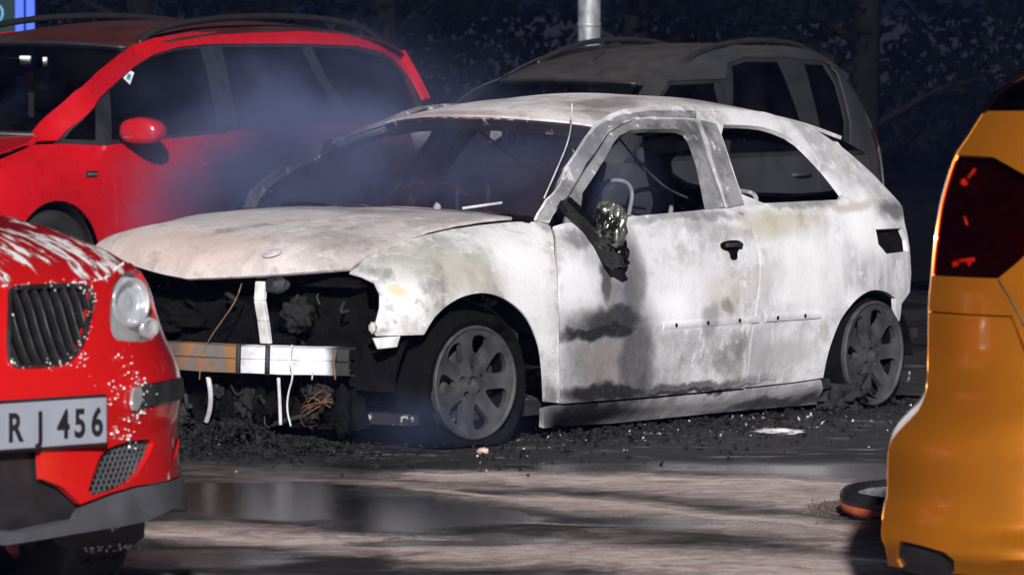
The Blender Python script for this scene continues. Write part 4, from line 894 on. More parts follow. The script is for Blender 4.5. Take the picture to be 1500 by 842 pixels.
def build_red_suv():
    T = thing('red_off_roader', 'bright red off-roader with foam-flecked bonnet, kidney grille and grey lower bumper', 'car', XF)
    N = (1, 0, 0)
    def fp(pts): return front_pts(XF, x_T, pts)
    def sym(p): return [(-a, b) for a, b in p]
    head = chaikin(fp([(160, 424), (174, 404), (193, 391), (206, 398), (219, 430), (228, 462), (230, 486), (218, 502), (190, 500), (161, 498)]), 2)
    kid = chaikin(fp([(12, 432), (15, 424), (24, 421), (86, 418), (122, 419), (131, 424), (133, 434), (131, 455), (123, 490), (112, 513), (98, 527), (80, 534), (30, 537), (17, 533), (12, 524)]), 1)
    trim = chaikin(fp([(190, 566), (230, 559), (262, 552), (274, 553), (272, 584), (230, 591), (187, 602)]), 1)
    mesh = chaikin(fp([(150, 660), (178, 648), (205, 643), (228, 644), (216, 672), (196, 702), (165, 718), (126, 728), (138, 690)]), 1)
    slit = chaikin(fp([(257, 640), (262, 640), (254, 678), (250, 676)]), 1)
    yk = min(p[0] for p in kid)
    def Lp(y, z): return ('l', y, z)
    edge = fp([(118, 738), (160, 722), (197, 711), (230, 706), (251, 701)])
    top = fp([(133, 418), (160, 414)])
    zt0 = top[0][1]
    right = [(.86, edge[-1][1]), (.875, .50), (.885, .58), (.88, .66), (.86, .74), (.845, .80)]
    hi = head
    ze = edge[0][1]
    outer = [(0, .958), (.12, .958), (.42, .956), (.52, .965), (.62, .988), (.72, .993), (.785, .965), (.84, .88)] + right[::-1] + edge[::-1] + [(edge[0][0] - .06, .46), (.10, .485), (.10, .62), (.02, .655), (0, .66)]
    half = outer
    full_outer = half + [(-a, b) for a, b in half[::-1]]
    full_outer = [p for i, p in enumerate(full_outer) if i == 0 or math.hypot(p[0] - full_outer[i-1][0], p[1] - full_outer[i-1][1]) > 1e-4]
    holes = [head, kid, trim, mesh, slit]; holes += [sym(h) for h in holes]
    panel('front_bumper', T, full_outer, x_surf(), M['redfoam'], N, holes=holes, res=.03, solid=.02)
    for s in (1, -1):
        f = (lambda p: p) if s > 0 else sym
        # headlight: shell, lens, projector rings
        h = panel('headlight', T, shrink(f(head), -.006), x_surf(-.06), M['lamp_shell'], N, res=.04, solid=.01)
        panel('lens', h, shrink(f(head), .003), x_surf(-.002), M['lamp_lens'], N, res=.03, solid=0)
        cy, cz = sum(p[0] for p in f(head)) / len(head), sum(p[1] for p in f(head)) / len(head)
        for r0, dz in ((.066, .012),):
            V, Fs = revolve([(.0001, .012), (.02, .02), (.03, .006), (r0 * .7, .004), (r0 * .78, .012), (r0 * .82, .036), (r0 * .95, .04), (r0, .0)], 32)
            Rm = Matrix.Translation((x_T(cy, cz) - .052, cy - s * .015, cz + dz)) @ Matrix.Rotation(-math.pi / 2, 4, 'Z')
            add('projector', [Rm @ Vector(v) for v in V], Fs, M['lamp_ring'], h)
        V, Fs = revolve([(.0001, .01), (.018, .008), (.024, .02), (.028, 0)], 20); Rm = Matrix.Translation((x_T(cy, cz - .05) - .04, cy + s * .04, cz - .055)) @ Matrix.Rotation(-math.pi / 2, 4, 'Z')
        add('side_light', [Rm @ Vector(v) for v in V], Fs, M['lamp_ring'], h)
        # kidney: surround, black back, slats
        k = f(kid)
        g = panel('kidney_grille', T, shrink(k, -.01), x_surf(-.05), M['black_plastic'], N, res=.05, solid=.01)
        loop = [Vector(x_surf(.004)(*p)) for p in k]; V, Fs = tube_geo(loop + loop[:1], .007, 8, False); add('grille_surround', V, Fs, M['chrome_dark'], g)
        y0, y1 = min(p[0] for p in k), max(p[0] for p in k)
        for i in range(10):
            y = lerp(y0, y1, (i + .7) / 10.4); zs = [z for z in [lerp(.7, 1.1, q / 160) for q in range(161)] if inside((y, z), k)]
            if len(zs) < 4: continue
            a, b = zs[0] - .004, zs[-1] + .004
            pts = [(x_T(y, lerp(a, b, q / 6)) + .002, y, lerp(a, b, q / 6)) for q in range(7)]
            V = []; 
            for p in pts: V += [(p[0], p[1] - .0035, p[2]), (p[0] + .004, p[1], p[2]), (p[0], p[1] + .0035, p[2]), (p[0] - .04, p[1] + .002, p[2]), (p[0] - .04, p[1] - .002, p[2])]
            Fs = [(5*q + j, 5*q + (j+1) % 5, 5*(q+1) + (j+1) % 5, 5*(q+1) + j) for q in range(6) for j in range(5)]
            add('slat', V, Fs, M['slat'], g)
        panel('bumper_strip', T, shrink(f(trim), .002), x_surf(.008), M['strip_dark'], N, res=.04, solid=.03)
        tl = chaikin(f(fp([(189, 568), (203, 563), (200, 599), (187, 601)])), 1); panel('bumper_reflector', T, tl, x_surf(.014), M['lamp_lens2'], N, res=.03, solid=.008)
        # lower side grille: recess and diamond mesh
        r = panel('side_grille', T, shrink(f(mesh), -.008), x_surf(-.06), M['black_plastic'], N, res=.05, solid=.01)
        ms = f(mesh); y0, y1 = min(p[0] for p in ms), max(p[0] for p in ms); z0, z1 = min(p[1] for p in ms), max(p[1] for p in ms); geo = []
        for d in (1, -1):
            c = y0 - 1.0
            while c < y1 + 1.0:
                run = []
                for q in range(121):
                    z = lerp(z0, z1, q / 120); y = c + d * (z - z0) * .75
                    if inside((y, z), ms): run.append((y, z))
                if len(run) > 3: geo.append(tube_geo([(x_T(*run[0]) - .018, *run[0]), (x_T(*run[len(run)//2]) - .018, *run[len(run)//2]), (x_T(*run[-1]) - .018, *run[-1])], .0032, 5, False))
                c += .021
        if geo:
            o = add('mesh_wires', *merge(geo), M['grey_plastic'], r); o['kind'] = 'stuff'
        panel('bumper_slit', T, shrink(f(slit), -.006), x_surf(-.03), M['black_plastic'], N, res=.03, solid=.01)
    # black centre of the bumper, grey lower lip
    c1 = [(.12, .63), (.13, .48), edge[0], edge[1]]
    cen = [(0, .67), (.13, .64), (.16, .47), (edge[1][0] + .02, edge[1][1] + .005), (edge[1][0], edge[1][1] - .07), (0, .33)]
    panel('centre_intake', T, cen + [(-a, b) for a, b in cen[::-1]], x_surf(-.035), M['black_plastic'], N, res=.04, solid=.01)
    low = fp([(0, 797), (98, 781), (160, 771), (197, 764), (243, 744)])
    lip = [(0, edge[0][1] - .055), (edge[0][0] - .03, edge[0][1] - .035)] + [(a, b - .004) for a, b in edge] + [(.865, edge[-1][1] - .004), (.86, .34)] + [(a, b) for a, b in low[::-1]]
    lipf = lip + [(-a, b) for a, b in lip[::-1] if a > 1e-3]
    o = panel('lower_bumper', T, lipf, lambda y, z: (x_T(y, z) + .006 + .02 * sst(.45, .36, z), y, z), M['grey_plastic'], N, res=.035, solid=.03)
    # number plate
    pl = [XF.on_x(157, 578, .03), XF.on_x(157, 652, .03)]; zc, hh = (pl[0].z + pl[1].z) / 2, .057; ye = (pl[0].y + pl[1].y) / 2
    V, Fs = box_geo(.022, .03, ye - .52, ye, zc - hh, zc + hh); np = add('number_plate', V, Fs, M['plate'], T, smooth=False, bevel=.003)
    V, Fs = box_geo(.012, .0225, ye - .528, ye + .008, zc - hh - .008, zc + hh + .008); add('plate_holder', V, Fs, M['black_plastic'], np, smooth=False, bevel=.004)
    x = ye - .03
    for ch, px in (('6', 142), ('5', 117), ('4', 93), ('J', 59), ('R', 22)):
        cu = bpy.data.curves.new('t', 'FONT'); cu.body = ch; cu.size = .098; cu.align_x = 'CENTER'; cu.extrude = .0008; cu.offset = .0025
        to = bpy.data.objects.new('t', cu); COL.objects.link(to); dg = bpy.context.evaluated_depsgraph_get()
        me = bpy.data.meshes.new_from_object(to.evaluated_get(dg)); bpy.data.objects.remove(to)
        yy = XF.on_x(px, 615, .031).y
        for v in me.vertices: v.co = Vector((.0315 + v.co.z, yy + v.co.x * .82, zc - .036 + v.co.y))
        me.materials.clear(); me.materials.append(M['plate_ink']); q = bpy.data.objects.new('plate_character', me); COL.objects.link(q); q.parent = np
    # bonnet and the rest of the body
    hz_ = knots([(-.09, zt0), (-.13, zt0 + .025), (-.2, zt0 + .065), (-.4, zt0 + .125), (-.8, zt0 + .19), (-1.35, zt0 + .235)])
    zedge = knots([(0, .955), (.42, .953), (.52, .962), (.62, .984), (.72, .989), (.78, .968)])
    rise = knots([(0, 0), (.03, .022), (.1, .062), (.3, .13), (.7, .195), (1.3, .24)])
    def hood(x, y):
        a = abs(y); ze = zedge(a); d = max(0, x_T(a, ze) - .012 - x); return (x, y, ze + rise(d) * (1 - .6 * (a / .79) ** 4) + .008 * sst(.16, .26, a) * sst(.62, .3, a) * sst(0, .2, d))
    ol = [(x_T(y, zedge(abs(y))) - .012, y) for y in [lerp(-.755, .755, i / 24) for i in range(25)]] + [(-.6, .79), (-1.0, .80), (-1.3, .78), (-1.38, .4), (-1.4, 0), (-1.38, -.4), (-1.3, -.78), (-1.0, -.80), (-.6, -.79)]
    hd = panel('bonnet', T, ol, hood, M['redfoam'], (0, 0, 1), res=.035, solid=.02)
    # foam caught on the bonnet edge, round the grille and dripping off the corner
    rnd = random.Random(3); geo = []
    def dab(p, r):
        bm = bmesh.new(); bmesh.ops.create_icosphere(bm, subdivisions=1, radius=1); sx, sy, sz = r * rnd.uniform(.5, 1.2), r * rnd.uniform(.6, 1.5), r * rnd.uniform(.5, 1.3)
        geo.append(([(p[0] + v.co.x * sx, p[1] + v.co.y * sy, p[2] + v.co.z * sz) for v in bm.verts], [tuple(v.index for v in f.verts) for f in bm.faces])); bm.free()
    for i in range(320):
        t = rnd.random(); y = lerp(0, .70, t) + .05 * math.sin(t * 40); x = x_T(y, zedge(abs(y))) - .012; p = hood(x, y); dab((p[0] + .004, p[1], p[2] + rnd.uniform(-.008, .006)), rnd.uniform(.0012, .0045))
    kk = [p for p in kid]
    for i in range(110):
        p = kk[rnd.randrange(len(kk))]
        if p[0] < .14 and rnd.random() < .6: continue
        q = x_surf(.012)(p[0] + rnd.gauss(0, .006), p[1] + rnd.gauss(0, .008)); dab(q, rnd.uniform(.0008, .003))
    for px, py, n_, sp_ in ((200, 562, 40, 9), (170, 575, 14, 10), (165, 640, 10, 6), (188, 645, 12, 6), (190, 620, 10, 10), (205, 600, 14, 5), (120, 530, 10, 8), (178, 520, 6, 10)):
        for i in range(n_):
            y, z = fp([(px + rnd.gauss(0, sp_), py + rnd.gauss(0, sp_))])[0]; dab(x_surf(.006)(y, z), rnd.uniform(.0012, .0042))
    o = add('foam_flecks', *merge(geo), M['foam'], T); o['kind'] = 'stuff'
    # flank, cabin, roof (mostly out of the picture)
    low2 = knots([(.3, .84), (.5, .895), (.7, .905), (.9, .89), (1.05, .85)])
    def S(x, z):
        if z > 1.05: return lerp(.85, .62, clamp((z - 1.05) / .58) ** 1.2)
        y = low2(z)
        if x > -.8: y -= .55 * (x + .8) ** 2
        y -= .05 * sst(.8, 1.0, z) * sst(-1.2, -.6, x)
        return y
    sil = [(-.50, .40), (-.56, .80), (-.66, .98), (-.75, 1.04), (-1.2, 1.07), (-1.45, 1.10), (-1.75, 1.35), (-2.1, 1.58), (-2.5, 1.63), (-3.4, 1.64), (-4.1, 1.58), (-4.4, 1.2), (-4.52, .95), (-4.5, .4), (-4.2, .38)]
    ca = [(-3.62 + .40 * math.cos(R(a)), .37 + .40 * math.sin(R(a))) for a in range(180, -1, -12)]; fa = [(-.83 + .40 * math.cos(R(a)), .37 + .40 * math.sin(R(a))) for a in range(180, -1, -12)]
    ol = sil + ca + [(-3.1, .34), (-1.3, .34)] + fa
    day = chaikin([(-1.62, 1.13), (-2.15, 1.50), (-2.6, 1.55), (-3.5, 1.55), (-4.1, 1.45), (-4.15, 1.15)], 1)
    for mir in (False, True):
        s = -1 if mir else 1
        panel('flank', T, ol, lambda x, z: (x, S(x, z), z), M['redbmw'], (0, 1, 0), holes=[day], res=.08, solid=.015, mirror=mir)
        panel('side_window', T, shrink(day, -.01), lambda x, z: (x, S(x, z) - .015, z), M['glass2'], (0, 1, 0), res=.15, solid=0, mirror=mir)
        for cx in (-.83, -3.62):
            V, Fs = revolve([(.405, .45), (.405, .86)], 20, 0, math.pi); add('wheel_house', [(v[0] + cx, s * v[1], v[2] + .37) for v in V], Fs, M['black_plastic'], T, solid=.006)
            w = road_wheel(T, cx, s * .86, .355, s)
            geo = []
            for k in range(40):
                a = 2 * math.pi * k / 40
                for yy in (-.05, -.10, -.15): geo.append(tube_geo([(.356 * math.cos(a), yy - .017, .356 * math.sin(a)), (.356 * math.cos(a + .06), yy + .017, .356 * math.sin(a + .06))], .006, 4))
            o = add('tread_blocks', *merge(geo), M['rubber'], w); o['kind'] = 'stuff'
    for nm, a, b, mt in (('windscreen', (-1.40, 1.11), (-2.08, 1.575), 'glass2'), ('roof', (-2.06, 1.575), (-4.1, 1.58), 'redbmw'), ('tailgate', (-4.09, 1.59), (-4.52, .40), 'redbmw')):
        V, Fs = grid(lambda u, v: (lerp(a[0], b[0], v) + (.06 if nm == 'windscreen' else 0) * (1 - (2*u-1)**2), lerp(-1, 1, u) * (S(lerp(a[0], b[0], v), lerp(a[1], b[1], v)) + .004), lerp(a[1], b[1], v) + .05 * (1 - (2*u-1)**2) * (1 if nm == 'roof' else .2)), 14, 8); recalc(add(nm, V, Fs, M[mt], T, solid=.01))
    V, Fs = box_geo(-4.3, -.45, -.7, .7, .3, .36); add('floor_pan', V, Fs, M['black_plastic'], T, smooth=False)
    # air deflector hanging below the corner, foam dripping from it
    for s in (1, -1):
        df = [XF.on_x(98, 786, -.28), XF.on_x(213, 764, -.28), XF.on_x(211, 786, -.28), XF.on_x(196, 797, -.28), XF.on_x(120, 803, -.28), XF.on_x(104, 797, -.28)]
        pf = [(p.y, p.z) for p in df]; pf = pf if s > 0 else sym(pf)
        d = panel('air_deflector', T, pf, lambda y, z: (-.28 - .04 * (z - .3), y, z), M['grey_plastic'], N, res=.04, solid=.06)
        if s > 0:
            geo.clear()
            for i in range(46):
                t = rnd.random(); p = df[4].lerp(df[3], t) if t < .9 else df[3].lerp(df[2], rnd.random()); dab((p.x + .012, p.y, p.z + rnd.uniform(-.012, .004)), rnd.uniform(.0015, .0045))
            for v, f in geo: pass
            o = add('foam_drips', *merge(geo), M['foam'], d); o['kind'] = 'stuff'
m_ = NT('clear_lamp_lens'); M['lamp_lens'] = (lambda m: (m.t.links.new(m.n('MixShader', {0: .28, 1: m.n('BsdfTransparent', {'Color': (.95, .96, .97, 1)}), 2: m.n('BsdfPrincipled', {'Base Color': (.62, .64, .66, 1), 'Roughness': .25, 'Coat Weight': 1.0})}), m.out.inputs[0]), m.m)[1])(m_)
M['lamp_shell'] = plain('lamp_shell', (.42, .43, .44), .35, .2, var=.2, sc=20); M['lamp_ring'] = plain('lamp_ring', (.62, .64, .66), .2, .45, var=.1)
M['strip_dark'] = plain('dark_strip', (.03, .031, .034), .5)
M['lamp_lens2'] = plain('reflector_lens', (.35, .36, .37), .2, coat=1); M['chrome_dark'] = plain('dark_chrome', (.18, .18, .19), .25, .9); M['slat'] = plain('slat_black', (.03, .03, .032), .25, .4)
M['plate'] = plain('plate_white', (.30, .32, .38), .45, var=.05); M['plate_ink'] = plain('plate_ink', (.012, .012, .014), .5)
build_red_suv()

# ------------------------------------------------------------------ orange car at the right edge
OF = Frame(1.72, 16.0, R(-7))
o_rear_px = [(1475, 112), (1440, 160), (1415, 200), (1393, 235), (1383, 268), (1375, 300), (1366, 360), (1362, 408), (1358, 455), (1357, 540), (1356, 568), (1346, 598), (1325, 622), (1306, 643), (1299, 664), (1297, 735), (1291, 752), (1290, 785), (1297, 800), (1301, 842)]
def build_orange():
    # flank faces the camera: the car heads right, so the near side is its right (-y)
    YN = -.86
    rear = [OF.on_y(a, b, YN + .22) for a, b in o_rear_px]; rk = sorted([(p.z, p.x) for p in rear]); zmin = rk[0][0]
    xr = knots(rk)
    prof = knots([(.2, .84), (.25, .86), (.285, .892), (.295, .896), (.325, .88), (.362, .848), (.43, .846), (.6, .86), (.70, .868), (.74, .845), (.80, .838), (.93, .84), (1.05, .83), (1.25, .76), (1.45, .68), (1.6, .60)])
    def S(x, z):
        d = clamp((x - xr(max(zmin, min(z, 1.55)))) / .42); y = prof(z) - .26 * (1 - d) ** 2.4
        if x > 2.9: y -= .25 * (x - 2.9) ** 2
        return y
    T = thing('orange_car', 'orange hatchback with dark red tail light showing its rear corner', 'car', OF)
    def sp(pts):
        out = []
        for p in pts:
            if p[0] == 'l': out.append((p[1], p[2])); continue
            q = trace(OF, p[0], p[1], lambda v: -v.y - S(v.x, max(.15, min(1.6, v.z))) if v.x > xr(max(zmin, min(v.z, 1.55))) else 1 + abs(v.x))
            out.append((q.x, q.z))
        return out
    sf = lambda off: (lambda x, z: (x, -(S(x, z) + off), z))
    l = lambda x, z: ('l', x, z)
    def rp(z): return l(xr(z) + .001, z)
    zs_ = lambda a, b, n: [rp(lerp(a, b, i / n)) for i in range(n + 1)]
    lamp_px = [(1455, 230), (1478, 243), (1512, 262), (1514, 362), (1490, 385), (1462, 408)]
    lpt = sp(lamp_px); zl0, zl1 = lpt[-1][1], lpt[0][1]
    lamp = sp(zs_(zl0, zl1 - .01, 8)) + lpt
    xa = sp([(1480, 790)])[0][0]; wx = xa + .42; wr = .31
    seam = sp([(1358, 458)])[0][1]
    xs0 = xr(.62)
    arch_p = [(wx + .36 * math.cos(R(a)), wr + .36 * math.sin(R(a))) for a in range(180, -1, -10)]
    arch_in = [l(*p) for p in arch_p]
    zw = sp([(1446, 163)])[0][1]
    body = sp(zs_(zl1 + .002, zw, 6) + [l(xr(zw) + .35, zw + .01), l(xr(zw) + .6, zw - .05), l(2.5, 1.06), l(2.75, 1.05), l(3.3, .98), l(3.7, .86), l(3.9, .7), l(3.95, .5), l(3.9, .28), l(wx + 2.6 + .38, .27)] +
              [l(a + 2.6, b) for a, b in arch_p[::-1]] + [l(wx + 2.2, .24), l(wx + .4, .24)] + arch_in[::-1] [0:9] + [l(wx - .36 * math.cos(R(40)) + 0, wr + .36 * math.sin(R(40))), l(xs0 + .26, seam)]) + [(xr(seam) + .002, seam)] + sp(zs_(seam + .004, zl0 - .002, 5)) + [lpt[-1], lpt[-2], lpt[-3], lpt[-4], lpt[-5], lpt[-6]]
    bump = sp(zs_(zmin + .02, seam - .004, 26)) + sp([l(xs0 + .255, seam - .004), l(wx - .365 * math.cos(R(38)), wr + .365 * math.sin(R(38)))]) + [(wx + .365 * math.cos(R(a)), wr + .365 * math.sin(R(a))) for a in range(146, 186, 6)] + [(xa + .05, zmin + .02)]
    win = sp(zs_(zw, 1.44, 8) + [l(xr(1.44) + .1, 1.50), l(1.0, 1.552), l(1.6, 1.552), l(2.1, 1.49), l(2.54, 1.25), l(2.74, 1.06), l(2.5, 1.06), l(xr(zw) + .6, zw - .05), l(xr(zw) + .35, zw + .01)])
    refl = sp([(1312, 790), (1340, 795), (1398, 812), (1398, 845), (1340, 838), (1314, 830)])
    for mir in (False, True):
        s = 1 if mir else -1
        panel('flank', T, body, sf(0), M['orange'], (0, -1, 0), res=.035, solid=.012, mirror=mir)
        panel('rear_bumper', T, bump, sf(.0), M['orange'], (0, -1, 0), holes=[chaikin(refl, 1)], res=.02, solid=.012, mirror=mir)
        t = panel('tail_light', T, shrink(lamp, .003), sf(-.004), M['tail_lens'], (0, -1, 0), res=.03, solid=.0, mirror=mir)
        panel('lamp_housing', t, shrink(lamp, -.004), sf(-.05), M['tail_inner'], (0, -1, 0), res=.03, solid=.01, mirror=mir)
        for px, py, px2, py2, r in ((1409, 270, 1414, 266, .011), (1417, 262, 1428, 248, .005), (1412, 318, 1416, 330, .004), (1396, 384, 1426, 381, .006), (1398, 386, 1400, 390, .010), (1418, 387, 1420, 388, .006)):
            a, b = sp([(px, py), (px2, py2)]); pa = Vector(sf(-.028)(*a)); pb = Vector(sf(-.028)(*b))
            if mir: pa.y *= -1; pb.y *= -1
            tube('lamp_glint', t, [pa, pb], r, M['glint_pale'], 8, 0)  # pale bits behind the lens stand in for lamp glints
        panel('bumper_insert', T, shrink(chaikin(refl, 1), -.006), sf(-.02), M['black_plastic'], (0, -1, 0), res=.04, solid=.01, mirror=mir)
        panel('side_window', T, shrink(win, -.006), sf(-.006), M['glass2'], (0, -1, 0), res=.08, solid=0, mirror=mir)
        for gp in ([(1463, 411), (1482, 440), (1502, 480)],):
            sm = [Vector(sf(-.001)(*p)) for p in sp(gp)]
            if mir:
                for v in sm: v.y *= -1
            tube('panel_gap', T, sm, .0035, M['black_plastic'], 6, 1)
        for cx in (wx, wx + 2.6):
            V, Fs = revolve([(.365, .45), (.365, .84)], 20, 0, math.pi); add('wheel_house', [(v[0] + cx, s * v[1], v[2] + wr) for v in V], Fs, M['black_plastic'], T, solid=.006)
            road_wheel(T, cx, s * .85, wr, s)
    # the back, swept across between the two flanks, with its window
    zz = [lerp(zmin + .02, 1.50, i / 60) for i in range(61)]
    def back(a, b):
        z = lerp(zmin + .02, 1.50, b); y = lerp(-1, 1, a); x = xr(min(z, 1.44)) + max(0, z - 1.44) * 1.6; ye = S(xr(z) + .001, z); return (x - .02 * (1 - y * y), y * ye, z)
    V, Fs = grid(back, 16, 70); recalc(add('tailgate', V, Fs, M['orange'], T, solid=.008))
    V, Fs = grid(lambda a, b: (lambda q: (q[0] - .006, q[1] * .985, q[2]))(back(a, lerp((zw - zmin) / (1.50 - zmin), .95, b))), 14, 8); add('rear_window', V, Fs, M['glass2'], T)
    top = [(xr(1.44) + .09, 1.50), (1.0, 1.555), (1.6, 1.557), (2.1, 1.50), (2.55, 1.25), (2.75, 1.05), (3.3, .98), (3.7, .86), (3.9, .7), (3.95, .5), (3.9, .28)]
    for nm, i0, i1, mt in (('roof', 0, 3, 'orange'), ('windscreen', 3, 5, 'glass2'), ('bonnet', 5, 7, 'orange'), ('front_bumper', 7, 10, 'orange')):
        seg = top[i0:i1 + 1]
        def fn(a, b, seg=seg):
            k = b * (len(seg) - 1); i = min(int(k), len(seg) - 2); t = k - i; x, z = lerp(seg[i][0], seg[i+1][0], t), lerp(seg[i][1], seg[i+1][1], t); y = lerp(-1, 1, a)
            return (x + (.10 * (1 - y * y) if x > 2.6 else 0), y * (S(x, z) - .002), z + (.05 * (1 - y * y) if z > .9 else 0))
        V, Fs = grid(fn, 14, 10); recalc(add(nm, V, Fs, M[mt], T, solid=.01))
    V, Fs = box_geo(.3, 3.6, -.7, .7, .2, .26); add('floor_pan', V, Fs, M['black_plastic'], T, smooth=False)
m_ = NT('dark_tail_lens'); M['tail_lens'] = (lambda m: (m.t.links.new(m.n('MixShader', {0: m.sheen(), 1: m.n('BsdfTransparent', {'Color': (.62, .10, .03, 1)}), 2: m.n('BsdfGlossy', {'Roughness': .08})}), m.out.inputs[0]), m.m)[1])(m_)
M['tail_inner'] = plain('lamp_inner', (.007, .0015, .001), .5, var=.4, sc=20); M['glint_pale'] = plain('glint_white', (.95, .8, .7), .3, 0.)
build_orange()

# ------------------------------------------------------------------ lamp post, board, trees
def build_post():
    p = at_y(863, 60, 43.5); x = p.x
    T = thing('lamp_post', 'galvanised steel lamp post rising behind the dark grey people carrier', 'lamp post', loc=(x, 43.5, -.30))
    add('base_sleeve', *revolve([(.0001, 0), (.115, 0), (.115, .9), (.085, 1.0)], 24, axis='z'), M['galv'], T)
    add('shaft', *revolve([(.082, .98), (.080, 2.2), (.074, 4.0), (.055, 7.0), (.0001, 7.02)], 24, axis='z'), M['galv'], T)
    for z in (1.55, 1.75): add('cable_band', *revolve([(.0815, z), (.0855, z + .004), (.0855, z + .026), (.0815, z + .03)], 24, axis='z'), M['galv'], T)
    tube('arm', T, [(0, 0, 6.9), (0, -.3, 7.15), (0, -1.0, 7.25)], .03, M['galv'], 8, 2)
    V, Fs = box_geo(-.11, .11, -1.55, -.9, 7.2, 7.3); add('lantern', V, Fs, M['grey_plastic'], T, smooth=False, bevel=.03)
m_ = NT('galvanised_steel'); v_ = m_.coord(); n_ = m_.noise(m_.vmath('MULTIPLY', v_, (12, 12, 5)), 2, 6); M['galv'] = m_.surf(color=m_.mix(m_.ramp(n_, .35, .65), (.20, .21, .23), (.36, .37, .39)), rough=.5, metal=.35, normal=m_.bump(n_, .002))
build_post()
def build_board():
    Y = 46.0; s = Y / F
    x0 = at_y(-170, 0, Y).x; xa = at_y(22, 0, Y).x; x1 = at_y(52, 0, Y).x
    T = thing('notice_board', 'tall dark green board in a steel frame coloured bright blue for beacon light behind the red people carrier', 'sign', loc=((x0 + x1) / 2, Y, -.30)); cx = (x0 + x1) / 2
    V, Fs = box_geo(x0 - cx + .15, xa - cx, -.02, .02, 1.2, 3.6); add('board_face', V, Fs, M['boardgreen'], T, smooth=False)
    for a, b in ((xa, x1), (x0, x0 + .15)):
        V, Fs = merge([box_geo(a - cx, lerp(a, b, .5) - cx - .004, -.05, .05, 0, 3.75), box_geo(lerp(a, b, .5) - cx + .004, b - cx, -.05, .05, 0, 3.75)]); add('frame_post', V, Fs, M['boardbluelit'], T, smooth=False, bevel=.008)
    for z in (1.1, 3.6):
        V, Fs = box_geo(x0 - cx + .15, xa - cx, -.045, .045, z, z + .1); add('frame_rail', V, Fs, M['boardbluelit'], T, smooth=False, bevel=.008)
    c = at_y(-4, 20, Y); V, Fs = tube_geo([(c.x - cx + .042 * math.cos(t), -.024, c.z + .30 + .062 * math.sin(t)) for t in [k * math.pi / 12 for k in range(25)]], .012, 6, False); add('printed_ring', V, Fs, M['boardlight'], T)
M['boardgreen'] = plain('board_green', (.004, .022, .022), .7, spec=.2); M['boardbluelit'] = plain('blue_lit_frame', (.02, .09, .62), .5, var=.12, sc=20); M['boardlight'] = plain('board_print', (.08, .3, .5), .6)  # blue beacon light is put into the frame's colour
build_board()

def leaf_mat(name, a, b):
    m = NT(name); v = m.coord(); n = m.noise(v, 1.6, 4); return m.surf(color=m.mix(m.ramp(n, .35, .65), a, b), rough=.9, spec=0.)
M['leaf'] = leaf_mat('dark_leaves', (.0012, .0020, .0022), (.0022, .0034, .0032)); M['bark'] = plain('bark', (.006, .0055, .005), .9, bump=.01, spec=.0)
def tree(x, y, h, rad, z0, seed, label, low=.12):
    rnd = random.Random(seed)
    T = thing('tree', label, 'tree', group='trees at the back of the car park', loc=(x, y, z0))
    top = h * .8; trunk = [(0, 0, -.1), (rnd.uniform(-.1, .1), rnd.uniform(-.1, .1), h * .3), (rnd.uniform(-.3, .3), rnd.uniform(-.3, .3), h * .55), (rnd.uniform(-.3, .3), rnd.uniform(-.3, .3), top)]
    geo = [tube_geo(trunk, [.16, .13, .09, .03], 8)]; cl = []
    for i in range(16):
        z = lerp(h * low, h * .95, (i + .5) / 16); a = rnd.uniform(0, 6.28); r = rad * math.sin(math.pi * clamp(.2 + .7 * (z / h))) * rnd.uniform(.5, 1.0)
        e = Vector((math.cos(a) * r, math.sin(a) * r, z + rnd.uniform(0, .4))); st = Vector((0, 0, max(.2, z * .8)))
        geo.append(tube_geo([st, st.lerp(e, .5) + Vector((0, 0, .1)), e], [.05, .03, .012], 5)); cl += [e, st.lerp(e, .6)]
    add('trunk', *merge(geo), M['bark'], T)
    V, Fs = [], []
    for c in cl:
        cr = rnd.uniform(.35, .75) * rad * .45
        for k in range(95):
            d = Vector((rnd.gauss(0, 1), rnd.gauss(0, 1), rnd.gauss(0, .8))); d = d.normalized() * cr * rnd.random() ** .4; p = c + d
            u = Vector((rnd.gauss(0, 1), rnd.gauss(0, 1), rnd.gauss(0, 1))).normalized(); w = u.orthogonal().normalized(); s = rnd.uniform(.05, .10); b = len(V)
            V += [p - u * s, p + w * s * .45, p + u * s, p - w * s * .45]; Fs.append((b, b + 1, b + 2, b + 3))
    add('crown', V, Fs, M['leaf'], T, smooth=False)
TREES = [(-6.2, 62, 6.5, 2.4, 1), (-3.6, 58, 6., 2.2, 2), (-1.2, 60, 6.5, 2.4, 3), (1.2, 57, 6., 2.3, 4), (3.2, 56, 6.2, 2.3, 5), (5.4, 59, 6.5, 2.5, 6), (7.6, 63, 6.5, 2.5, 7), (-8.6, 66, 6.5, 2.5, 8)]
LB = ['dark leafy tree behind the blue framed board', 'dark leafy tree behind the red people carrier', 'dark leafy tree left of the lamp post', 'dark leafy tree just behind the lamp post', 'dark leafy tree behind the grey people carrier tail', 'dark leafy tree beyond the burnt car tail', 'dark leafy tree beyond the orange car', 'dark leafy tree farthest behind the blue board']
for (x, y, h, r, sd_), lb in zip(TREES, LB): tree(x, y, h, r, -.3, sd_, lb)
